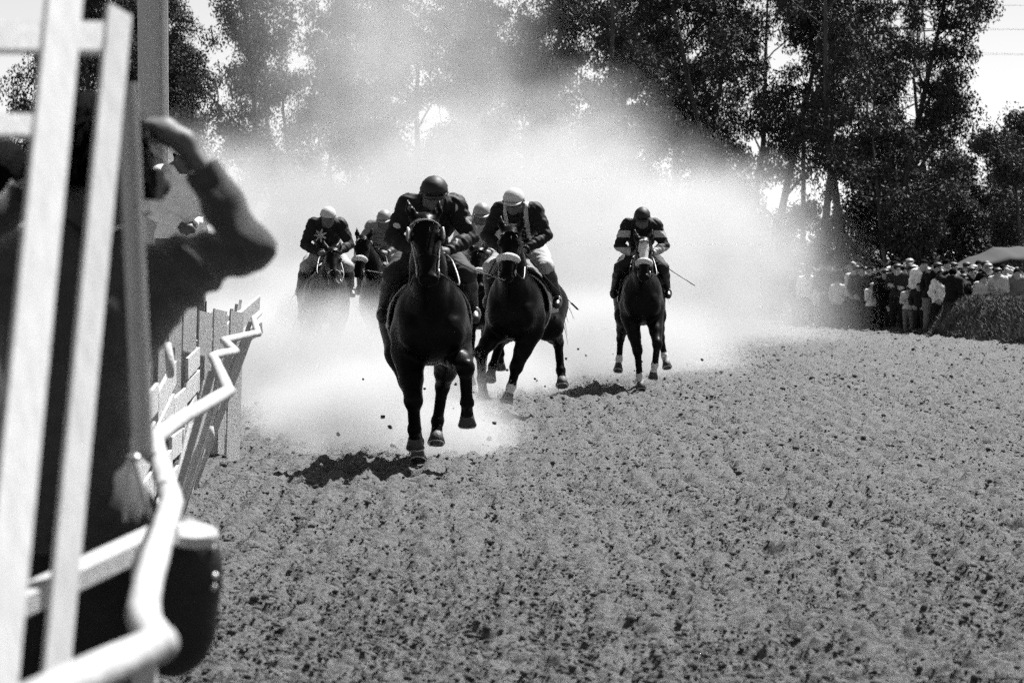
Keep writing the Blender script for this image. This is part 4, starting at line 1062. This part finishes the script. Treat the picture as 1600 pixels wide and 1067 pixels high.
def base_parts(V, Q, G, HM, hd, k, cap):
    N = normals(V, Q); out = [('body', mesh_from('person_body', V, Q))]
    jk = in_groups(G, ['torso', 'upperarm', 'forearm']) | (in_groups(G, ['pelvis', 'thigh']) & (V[:, 2] > 0.88*k)) | ((G == 'neck') & ((V-hd)[:, 2] < -0.12))
    for nm, ms, off, fo in (('jacket', jk, 0.013, 0.010), ('trousers', in_groups(G, ['thigh', 'shin', 'pelvis']) & (V[:, 2] < 0.95*k), 0.009, 0.006)):
        s = shell(V, Q, N, ms, off, fo); out.append((nm, mesh_from(nm, *s)))
    for q in (-1, 1):
        s = shell(V, Q, N, (G == 'foot') & (V[:, 0]*q > 0), 0.008)
        if s: out.append(('shoe', mesh_from('shoe', *s)))
    out.append(('hair', cap_mesh(hd, HM, 1.06, 'hair').mesh('hair', True)))
    if cap:
        out.append(('cap', cap_mesh(hd, HM, 1.13, 'flat_cap').mesh('cap', True)))
        out.append(('peak', peak_mesh(hd, HM, 1.13, 0.05).mesh('peak', True)))
    return out
pale_shirt = mat('pale_shirt', 0.45, 0.85, 0.15, 12, 0.4, 60, 0.2)
grey_shirt = mat('grey_jacket', 0.14, 0.85, 0.2, 12, 0.4, 60, 0.2)
p2 = empty('person', (P(-14, 400, 7.4)[0], 7.4, 0.30), math.pi*0.92); tag(p2, 'dark haired man in pale shirt at the very left edge behind the cross boards', 'person')
dress(p2, base_parts(*stander(None, 0, 1.76, 0, 'folded', h=0.014), False), pale_shirt, mat('dark_trousers', 0.012), None)
# man up on the fence further along, seen between the raised arm and the head
Y3 = 25.0; top = P(272, 216, Y3); base = np.array((P(284, 400, Y3)[0], Y3, top[2] - 1.76))
p3 = empty('person', tuple(base), math.pi*0.1); tag(p3, 'figure in white cap and pale coat framed by the raised arm', 'person')
white_coat = mat('white_coat', 0.78, 0.85, 0.12, 12, 0.4, 60, 0.2)
dress(p3, base_parts(*stander(None, 0, 1.72, 0.05, 'clasp', h=0.018, bulk=1.15), True), white_coat, grey_shirt, white_coat)
stp = empty('viewing_stand', (base[0], Y3, 0)); tag(stp, 'rough wooden stand behind the fence under the figure in the pale coat', 'stand')
child(MB().box((base[0], Y3, base[2] - 0.03), (0.45, 0.4, 0.025)), 'deck', grey_wood, stp)
for sx in (-0.38, 0.38):
    for sy in (-0.33, 0.33): child(MB().beam((base[0]+sx, Y3+sy, -0.05), (base[0]+sx, Y3+sy, base[2]-0.055), 0.07, 0.07, (0, 1, 0)), 'leg', grey_wood, stp)
for i in range(9):
    x = base[0] - 0.52 + i*0.13
    child(MB().beam((x, Y3 - 0.86, -0.05), (x + random.uniform(-0.01, 0.01), Y3 - 0.46, 1.30 + random.uniform(-0.05, 0.05)), 0.15, 0.02, (0.7, -0.6, 0.3)), 'plank', grey_wood, stp)
# ------------------------------------------------------------------ trees behind the track
bark = mat('eucalyptus_bark', 0.045, 0.9, 0.6, 3, 0.6, 20, 0.2, g2=0.11, stretch=(3, 3, 0.5))
def leaf_mat(name, g):
    m = mat(name, g, 0.65, 0.45, 1.6, 0, 1, 0.12); return m
leaf_dark, leaf_mid, leaf_light = leaf_mat('leaf_dark', 0.04), leaf_mat('leaf_mid', 0.07), leaf_mat('leaf_light', 0.06)
def make_tree(seed, H, spread, base_frac, n_limb, leaves, clump_r=0.55, leaf=(0.125, 0.026), hang=0.7, trunk_r=0.16, bushy=False):
    r = np.random.default_rng(seed)
    # trunk
    pts = [np.array((0, 0, -0.2))]; d = np.array((r.normal(0, 0.03), r.normal(0, 0.03), 1.0))
    n = 10
    for i in range(n):
        d = unit(d + np.array((r.normal(0, 0.05), r.normal(0, 0.05), 0.02))); pts.append(pts[-1] + d*H*0.9/n)
    pts = np.array(pts); tr = MB(); tr.tube(pts, np.linspace(trunk_r, trunk_r*0.2, len(pts)), 8)
    ends = []
    def along(t): 
        x = t*(len(pts)-1); i = min(int(x), len(pts)-2); return pts[i]*(1-(x-i)) + pts[i+1]*(x-i)
    for k in range(n_limb):
        t = base_frac + (1-base_frac)*(k + r.random())/n_limb*0.97; a = r.uniform(0, 6.283); p = along(t); rad = trunk_r*(1-0.8*t)*0.5
        L = spread*(0.55 + 0.6*r.random())*(1.15 - 0.65*abs(t-0.45)); dd = unit(np.array((math.cos(a), math.sin(a), 0.75 + 0.5*r.random() if not bushy else 0.35)))
        lp = [p]
        for s in range(5): dd = unit(dd + r.normal(0, 0.13, 3) + np.array((0, 0, 0.05))); lp.append(lp[-1] + dd*L/5)
        tr.tube(lp, np.linspace(rad, 0.012, 6), 5)
        ends.append((lp[-1], 1.0)); ends.append((lp[3], 0.85)); ends.append((lp[4] + r.normal(0, 0.2, 3), 0.9))
        for s in range(3):
            q = lp[2 + s]; e2 = q + unit(r.normal(0, 1, 3) + np.array((0, 0, 0.3)))*L*0.38; tr.tube([q, (q+e2)/2 + r.normal(0, 0.05, 3), e2], [0.02, 0.014, 0.006], 4); ends.append((e2, 0.8))
    ends.append((pts[-1], 1.0))
    trunk_me = tr.mesh('trunk', True)
    # leaves: hung in clumps round the twig ends
    per = np.array([e[1] for e in ends]); per = per/per.sum()
    idx = r.choice(len(ends), leaves, p=per)
    C = np.array([e[0] for e in ends])[idx]; sc = clump_r*(0.6 + 0.8*r.random(len(ends)))[idx]
    off = r.normal(0, 1, (leaves, 3)); off /= np.linalg.norm(off, axis=1)[:, None]; off *= (r.random(leaves)**0.5)[:, None]
    c = C + off*sc[:, None]*np.array((1, 1, 0.8)) - np.array((0, 0, 1))*sc[:, None]*0.25
    dl = r.normal(0, 1, (leaves, 3)); dl[:, 2] -= hang*2.2; dl /= np.linalg.norm(dl, axis=1)[:, None]
    sd = np.cross(dl, r.normal(0, 1, (leaves, 3))); sd /= np.linalg.norm(sd, axis=1)[:, None]
    s_ = (0.65 + 0.7*r.random(leaves))[:, None]; l_ = dl*leaf[0]*s_; w_ = sd*leaf[1]*s_; nn_ = np.cross(dl, sd)*leaf[1]*0.35*s_
    V = np.stack([c, c + l_*0.45 + w_ + nn_, c + l_, c + l_*0.45 - w_ + nn_], 1).reshape(-1, 3)
    F = np.arange(leaves*4).reshape(-1, 4)
    return trunk_me, mesh_from('crown', V, F, False)
kinds = [make_tree(11, 12.6, 2.5, 0.22, 14, 20000, 0.54), make_tree(12, 13.5, 2.2, 0.28, 14, 19000, 0.54), make_tree(13, 11.5, 2.7, 0.18, 14, 21000, 0.58), make_tree(14, 12.8, 2.1, 0.34, 11, 13000, 0.48),
         make_tree(15, 7.0, 1.9, 0.08, 14, 19000, 0.5, (0.12, 0.028), 0.5, 0.11, True), make_tree(16, 3.6, 1.5, 0.05, 12, 12000, 0.5, (0.12, 0.032), 0.3, 0.08, True)]
def plant(kind, px, Y, s, label, cat='tree', group='trees beyond the track', m=None, name='eucalyptus_tree', rz=None):
    t, c = kinds[kind]; p = P(px, 400, Y)
    root = empty(name, (p[0], Y, -0.05), rz if rz is not None else random.uniform(0, 6.28)); root.scale = (s, s, s*random.uniform(0.95, 1.08))
    tag(root, label, cat, group)
    use_mat(link('trunk', t, None, root), bark); use_mat(link('crown', c, None, root), m or random.choice([leaf_dark, leaf_dark, leaf_mid]))
# front row, named from where each one shows
front = [(20, 96, 1.0, 2), (150, 92, 1.03, 0), (275, 97, 0.84, 2), (385, 90, 0.98, 1), (455, 99, 0.80, 3), (545, 92, 0.99, 0), (650, 95, 1.03, 2), (742, 90, 0.96, 1), (812, 97, 1.02, 0), (905, 93, 0.86, 2), (985, 88, 0.98, 3),
         (1052, 94, 1.1, 1), (1120, 90, 1.05, 0), (1195, 95, 1.08, 2), (1268, 90, 1.0, 3), (1330, 86, 1.02, 3), (1400, 90, 1.06, 0), (1448, 93, 0.9, 2)]
words_ = ['behind the white battens', 'over the man\'s head', 'just right of the upright grey post', 'above the leftmost jockey', 'with a thin top in the dusty gap', 'above the grey capped jockey', 'above the leading jockey',
          'left of the gap over the second horse', 'over the pale helmeted jockey', 'lower, in the sky gap left of the lone jockey', 'thin and open above the lone jockey', 'directly right of the lone jockey', 'where the dust slopes down',
          'above the dusty end of the crowd', 'open crowned with the crossarm pole showing through', 'with a straight dark trunk behind the crowd', 'beside the lattice tower', 'with pale bare stems against the white sky']
for i, (px, Y, s, k) in enumerate(front): plant(k, px, Y, s, 'tall eucalyptus ' + words_[i], rz=i*2.4)
back = [(260, 103, 0.97, 1), (560, 104, 1.0, 3), (850, 105, 0.93, 2), (940, 104, 0.95, 0), (70, 104, 1.0, 0), (330, 105, 0.98, 2), (430, 108, 0.88, 0), (690, 106, 1.04, 2), (-60, 108, 1.0, 1), (215, 106, 0.92, 1), (500, 110, 0.98, 2), (600, 112, 1.05, 1), (780, 114, 1.08, 2), (1015, 108, 1.12, 2), (1088, 112, 1.16, 0), (1160, 110, 1.1, 3), (1440, 110, 1.0, 3)]
bw_ = ['just left of the arch of the raised arm', 'right of the leftmost jockey', 'over the pale helmeted jockey', 'left of the lone jockey', 'behind the left batten', 'right of the upright grey post', 'over the raised elbow', 'over the leading jockey', 'at the left edge', 'beside the upright grey post', 'left of the dusty gap', 'above the grey capped jockey', 'over the second horse', 'above the lone jockey', 'first right of the lone jockey', 'above the slope of the dust', 'next to the lattice tower']
for i, (px, Y, s, k) in enumerate(back): plant(k, px, Y, s, 'back row eucalyptus ' + bw_[i], group='back row of eucalyptus', rz=i*1.7 + 1)
small = [(1478, 92, 0.66, 4, 'bushy tree right of the bare pale stems'), (1530, 96, 0.74, 4, 'round dark tree under the open sky at right'), (1592, 90, 0.92, 4, 'tree at the right edge above the canvas shelter'), (1560, 104, 1.02, 4, 'thin topped tree standing against the white sky at right'), (1640, 98, 1.1, 4, 'tree cut by the right edge of the picture'),
         (1385, 84, 0.95, 4, 'dense dark tree directly behind the crowd'), (1432, 86, 0.82, 4, 'second dense dark tree behind the crowd, nearer the shelter')]
for px, Y, s, k, lab in small: plant(k, px, Y, s, lab, 'tree', 'smaller trees beyond the crowd', leaf_dark if 'dark' in lab else leaf_mid, 'bushy_tree', px*0.1)
ORD = ['first', 'second', 'third', 'fourth', 'fifth', 'sixth', 'seventh', 'eighth', 'ninth', 'tenth', 'eleventh', 'twelfth', 'thirteenth', 'fourteenth', 'fifteenth', 'sixteenth', 'seventeenth', 'eighteenth', 'nineteenth', 'twentieth']
for i, px in enumerate(range(-20, 1640, 84)):
    Yb = 86 + 9*((i*7) % 5)/5
    if px > 1460: Yb += 6
    plant(5, px + 12*((i*5) % 3), Yb, 0.75 + 0.14*((i*3) % 5), '%s undergrowth bush from the left, at the foot of the trees' % ORD[i], 'bush', 'undergrowth bushes under the trees', leaf_mid if i % 2 else leaf_dark, 'undergrowth_bush', i*1.3)
# ------------------------------------------------------------------ lattice power tower, crossarm pole, wires
iron = mat('galvanised_iron', 0.10, 0.6, 0.2, 5, 0, 1, 0.4, 0.4)
YT = 150.0; cx = P(1402, 400, YT)[0]
tw = empty('lattice_tower', (cx, YT, 0)); tag(tw, 'steel lattice power tower rising behind the trees at right', 'power tower')
zt = 20.0
leg = lambda z: 2.1 - 1.35*min(z/zt, 1.0)
lv = np.linspace(0, zt, 15)
for sx in (-1, 1):
    for sy in (-1, 1): child(MB().tube([(cx + sx*leg(0), YT + sy*leg(0), 0), (cx + sx*leg(zt), YT + sy*leg(zt), zt)], 0.06, 4), 'leg', iron, tw)
for i in range(14):
    z0, z1 = lv[i], lv[i+1]; a, b = leg(z0), leg(z1); br = MB()
    for (u0, v0), (u1, v1) in (((-1, -1), (1, -1)), ((1, -1), (1, 1)), ((1, 1), (-1, 1)), ((-1, 1), (-1, -1))):
        br.tube([(cx+u0*a, YT+v0*a, z0), (cx+u1*b, YT+v1*b, z1)], 0.026, 4); br.tube([(cx+u1*a, YT+v1*a, z0), (cx+u0*b, YT+v0*b, z1)], 0.026, 4); br.tube([(cx+u0*b, YT+v0*b, z1), (cx+u1*b, YT+v1*b, z1)], 0.026, 4)
    child(br, 'bracing', iron, tw)
arms = [P(1400, 10, YT)[2], P(1400, 47, YT)[2], P(1400, 85, YT)[2], 19.2]
tips = []
for z, w in zip(arms, (3.0, 3.2, 2.9, 2.2)):
    a = leg(z)
    m_ = MB()
    for sx in (-1, 1):
        for sy in (-1, 1): m_.tube([(cx + sx*a, YT + sy*a, z), (cx + sx*w, YT, z + 0.1)], 0.045, 4); m_.tube([(cx + sx*a, YT + sy*a, z + 0.7), (cx + sx*w, YT, z + 0.1)], 0.035, 4)
        tips.append((cx + sx*w, YT, z + 0.1))
    m_.tube([(cx - a, YT - a, z), (cx + a, YT - a, z)], 0.07, 4)
    child(m_, 'crossarm', iron, tw)
for i, tp in enumerate(tips):
    e = np.array(tp) + (38, -18, 0.6); p = [np.array(tp)*(1-t) + e*t + np.array((0, 0, -3.2*t*(1-t))) for t in np.linspace(0, 1, 14)]
    o = MB().tube(p, 0.006, 4).build('power_line', iron); tag(o, 'thin power line from the %s end of the %s arm of the lattice tower' % (('left', 'right')[i % 2], ('second highest', 'third', 'lowest', 'topmost')[i // 2]), 'power line', 'power lines from the tower')
YU = 125.0; ux = P(1255, 400, YU)[0]; zu = P(1255, 140, YU)[2]
up_ = empty('utility_pole', (ux, YU, 0)); tag(up_, 'utility pole with two crossarms showing through the trees', 'utility pole')
child(MB().tube([(ux, YU, 0), (ux, YU, zu)], [0.13, 0.09], 8), 'pole', dark_wood, up_, True)
for py, w in ((166, 0.95), (187, 1.3)):
    z = P(1255, py, YU)[2]; ar = child(MB().beam((ux - w*0.6, YU - 0.12, z), (ux + w, YU - 0.12, z), 0.1, 0.1), 'crossarm', dark_wood, up_)
    for q in (-0.5, 0.2, 0.85): child(MB().ell((ux + q*w, YU - 0.12, z + 0.12), (0.05, 0.05, 0.08), 8, 6), 'insulator', rail_paint, up_, True)
# ------------------------------------------------------------------ grass bank at right, canvas shelter behind
bank_line = [(9.15, 63.5), (9.45, 61.0), (9.9, 57.5), (10.45, 53.0), (11.2, 48.0), (12.4, 42.0)]
bl = smooth_path(np.array([(x, y, 0) for x, y in bank_line]), 6); V = []; F = []
prof = [(-0.15, -0.06), (0.0, 0.10), (0.18, 0.45), (0.36, 0.68), (0.62, 0.78), (1.2, 0.80), (1.7, 0.5), (2.1, -0.06)]
tn = np.gradient(bl, axis=0); tn /= np.linalg.norm(tn, axis=1)[:, None]
rb = np.random.default_rng(8)
for i in range(len(bl)):
    nrm = np.array((-tn[i, 1], tn[i, 0], 0)); nrm = nrm if nrm[0] > 0 else -nrm
    k = min(1.0, 0.25 + i*0.3) * (1 + 0.06*rb.normal())
    for o_, z in prof: V.append(bl[i] + nrm*(o_ + 0.05*rb.normal()) + np.array((0, 0, z*k)))
np_ = len(prof)
for i in range(len(bl)-1):
    for j in range(np_-1): F.append((i*np_+j, i*np_+j+1, (i+1)*np_+j+1, (i+1)*np_+j))
bank_mat = mat('bank_earth', 0.05, 0.95, 0.4, 4, 0.6, 30, 0.1)
bo = link('grass_bank', mesh_from('grass_bank', V, F), bank_mat); tag(bo, 'overgrown earth bank along the far edge of the track', kind='structure')
VV = np.array(V).reshape(len(bl), np_, 3)
def blades(n, seed, h0, h1, pick):
    r = np.random.default_rng(seed); B = pick(r, n); n = len(B)
    hgt = r.uniform(h0, h1, n); lean = r.normal(0, 0.6, (n, 2)); sd = r.uniform(0, 6.283, n); w = 0.008 + 0.01*r.random(n)
    s = np.stack([np.cos(sd)*w, np.sin(sd)*w, 0*w], 1); t = np.concatenate([lean, np.ones((n, 1))], 1)*hgt[:, None]
    V = np.stack([B - s, B + s, B + t*0.6 + s*0.7, B + t], 1).reshape(-1, 3); k = np.arange(n)*4
    return V, np.stack([k, k+1, k+2, k+3], 1)
def on_bank(r, n):
    i = r.integers(0, len(bl)-1, n); j = r.integers(0, np_-2, n); a, b = r.random(n)[:, None], r.random(n)[:, None]
    return (VV[i, j]*(1-a) + VV[i+1, j]*a)*(1-b) + (VV[i, j+1]*(1-a) + VV[i+1, j+1]*a)*b
gv, gf = blades(30000, 4, 0.03, 0.09, on_bank)
gr = link('grass', mesh_from('grass', gv, gf, False), mat('dry_grass', 0.085, 0.8, 0.6, 1.5, 0, 1, 0.2)); tag(gr, 'rough dry grass growing on the bank', 'grass', kind='stuff')
def on_verge(r, n):
    t = r.random(n); a, b = np.array((9.3, 62.5, 0)), np.array((6.6, 80.0, 0)); p = a + (b-a)*t[:, None]
    p[:, 0] += r.exponential(0.5, n) - 0.1; return p
gv, gf = blades(7000, 6, 0.03, 0.14, on_verge)
g2 = link('grass', mesh_from('verge_grass', gv, gf, False), mat('dry_grass', 0.085)); tag(g2, 'thin dry grass at the feet of the crowd', 'grass', kind='stuff')
YS = 80.0
sh = empty('canvas_shelter', (P(1560, 400, YS)[0], YS, 0)); tag(sh, 'low shelter with a sagging grey canvas roof behind the bank', 'shelter')
x0, x1, z0, z1 = P(1498, 400, YS)[0], P(1660, 400, YS)[0], P(0, 419, YS)[2], P(0, 384, YS)[2]
V = []; F = []
for i in range(13):
    for j in range(7):
        u_, v_ = i/12, j/6; V.append((x0 + (x1-x0)*u_, YS + 3.0*v_, z0 + (z1 - z0)*(min(1, u_*1.9) if v_ > 0 else min(1, u_*1.9)*0.75)*(0.55 + 0.45*v_) - 0.05*math.sin(u_*12.5)**2))
for i in range(12):
    for j in range(6): F.append((7*i+j, 7*i+7+j, 7*i+8+j, 7*i+1+j))
ro = localise(link('canvas_roof', mesh_from('canvas_roof', V, F), mat('pale_canvas', 0.018, 0.85, 0.15, 2, 0.2, 12), sh), sh); md = ro.modifiers.new('thick', 'SOLIDIFY'); md.thickness = 0.02
for x in np.linspace(x0 + 0.1, x1, 4):
    for y in (0.15, 2.9): child(MB().tube([(x, YS + y, -0.05), (x, YS + y, z0 + 0.02)], 0.035, 6), 'pole', dark_wood, sh, True)
child(MB().beam((x0 + 0.1, YS + 2.95, 0.6), (x1, YS + 2.95, 0.6), 0.04, 1.2), 'back_wall', dark_wood, sh)

# ------------------------------------------------------------------ the crowd at the far edge
rc = random.Random(21)
specs = [('down', 0.0, False, False), ('folded', 0.02, False, True), ('pockets', 0.0, False, False), ('clasp', 0.05, False, False), ('shade', 0.03, False, False), ('down', 0.04, False, True), ('rest', 0.10, False, False), ('rest', 0.22, True, True)]
bases = []
for arms, lean, bent, cap in specs: bases.append(base_parts(*stander(None, 0, 1.68, lean, arms, h=0.024, bulk=1.05, bent=bent), cap))
tones = {'black': 0.006, 'dark': 0.016, 'grey': 0.14, 'pale': 0.45, 'white': 0.75}
cm = {k: mat('cloth_' + k, v, 0.85, 0.2, 10, 0.4, 50, 0.2) for k, v in tones.items()}
cap_m = {'black': hl_black, 'pale': hl_pale, 'grey': hl_grey}
face = mat('skin_far', 0.30, 0.6, 0.15, 20)
ORD = ['first', 'second', 'third', 'fourth', 'fifth', 'sixth', 'seventh', 'eighth', 'ninth', 'tenth', 'eleventh', 'twelfth', 'thirteenth', 'fourteenth', 'fifteenth', 'sixteenth', 'seventeenth', 'eighteenth', 'nineteenth', 'twentieth']
def spectator(b, x, y, z, s, rz, jk, tr, cp, label, group):
    root = empty('person', (x, y, z), rz); root.scale = (s*rc.uniform(0.95, 1.08), s, s); tag(root, label, 'person', group)
    for name, me in bases[b]:
        o = link(name, me, None, root)
        use_mat(o, dict(body=face, jacket=cm[jk], trousers=cm[tr], shoe=boot_mat, hair=hair_m, cap=cap_m[cp], peak=cap_m[cp])[name])
def edge_Y(px): return 7777.0 / (508 + (px - 1250)*17/240 - 400)
pose_w = ['arms at his sides', 'arms folded', 'hands in pockets', 'hands clasped', 'hand shading the eyes', 'leaning forward', 'hands held out', 'bent over one knee']
rowsP = [('front', [1486, 1470, 1452, 1433, 1417, 1401, 1384, 1364, 1347, 1330, 1313, 1297, 1281, 1264, 1246], 0.15), ('second', [1478, 1461, 1444, 1426, 1408, 1393, 1375, 1357, 1339, 1322, 1305, 1289, 1272, 1254], 1.0), ('fourth', [1489, 1473, 1456, 1441, 1427, 1412, 1396, 1379, 1361, 1343, 1327, 1308, 1291, 1270, 1250], 2.7), ('third', [1483, 1467, 1450, 1436, 1420, 1403, 1388, 1370, 1352, 1334, 1316, 1300, 1283, 1262], 1.8)]
for rname, pxs, dy in rowsP:
    for i, px in enumerate(pxs):
        Y = edge_Y(px) + dy + rc.uniform(-0.25, 0.25); p = P(px + rc.uniform(-4, 4), 400, Y)
        kid = rname == 'front' and i in (3, 4, 7, 10, 12); bent = rname == 'front' and i in (2, 6, 9)
        b = 7 if bent else rc.choice([0, 1, 2, 3, 4, 5, 0, 1, 2, 6])
        s = (rc.uniform(0.66, 0.80) if kid else rc.uniform(0.86, 1.03)) * (0.95 if rname == 'front' else 1.0)
        jk = rc.choice(['black', 'dark', 'black', 'dark', 'grey', 'pale', 'white', 'grey']) if not (rname == 'front' and i == 0) else 'black'
        if rname == 'front' and i in (1, 7): jk = 'white'
        tr = rc.choice(['black', 'dark', 'dark', 'grey', 'black']); cp = rc.choice(['black', 'pale', 'grey', 'black', 'grey', 'black', 'black'])
        hasc = any(n_ == 'cap' for n_, _ in bases[b])
        lab = '%s in %s jacket%s, %s from the grass bank, %s row' % ('child' if kid else 'bent spectator' if bent else 'spectator', jk, (' and %s cap' % cp) if hasc else '', ORD[i], rname)
        spectator(b, p[0], Y, -0.02, s, rc.uniform(-0.5, 0.9) if not (rname == 'front' and i == 0) else 2.6, jk, tr, cp, lab, 'spectators standing along the far edge of the track')
pb = [1496, 1510, 1528, 1503, 1516, 1522, 1534, 1543, 1552, 1560, 1570, 1578, 1588, 1596, 1609, 1540, 1566, 1585]
for i, px in enumerate(pb):
    Y = 63.6 + 0.35*(i % 3) + (1.6 if i >= 15 or i < 3 else 0); p = P(px, 400, Y); b = rc.choice([1, 3, 6, 5, 1, 4]); jk = rc.choice(['black', 'dark', 'pale', 'white', 'grey', 'black']); cp = rc.choice(['black', 'pale', 'grey', 'black', 'grey', 'black', 'black'])
    hasc = any(n_ == 'cap' for n_, _ in bases[b])
    order = sorted(pb).index(px)
    spectator(b, p[0], Y, 0.0, rc.uniform(0.86, 1.0) if i not in (0, 3, 6) else 0.8, rc.uniform(-0.4, 0.8), jk, 'dark', cp, 'spectator in %s jacket%s behind the grass bank, %s from the standing crowd' % (jk, (' and %s cap' % cp) if hasc else '', ORD[order]), 'spectators behind the grass bank')
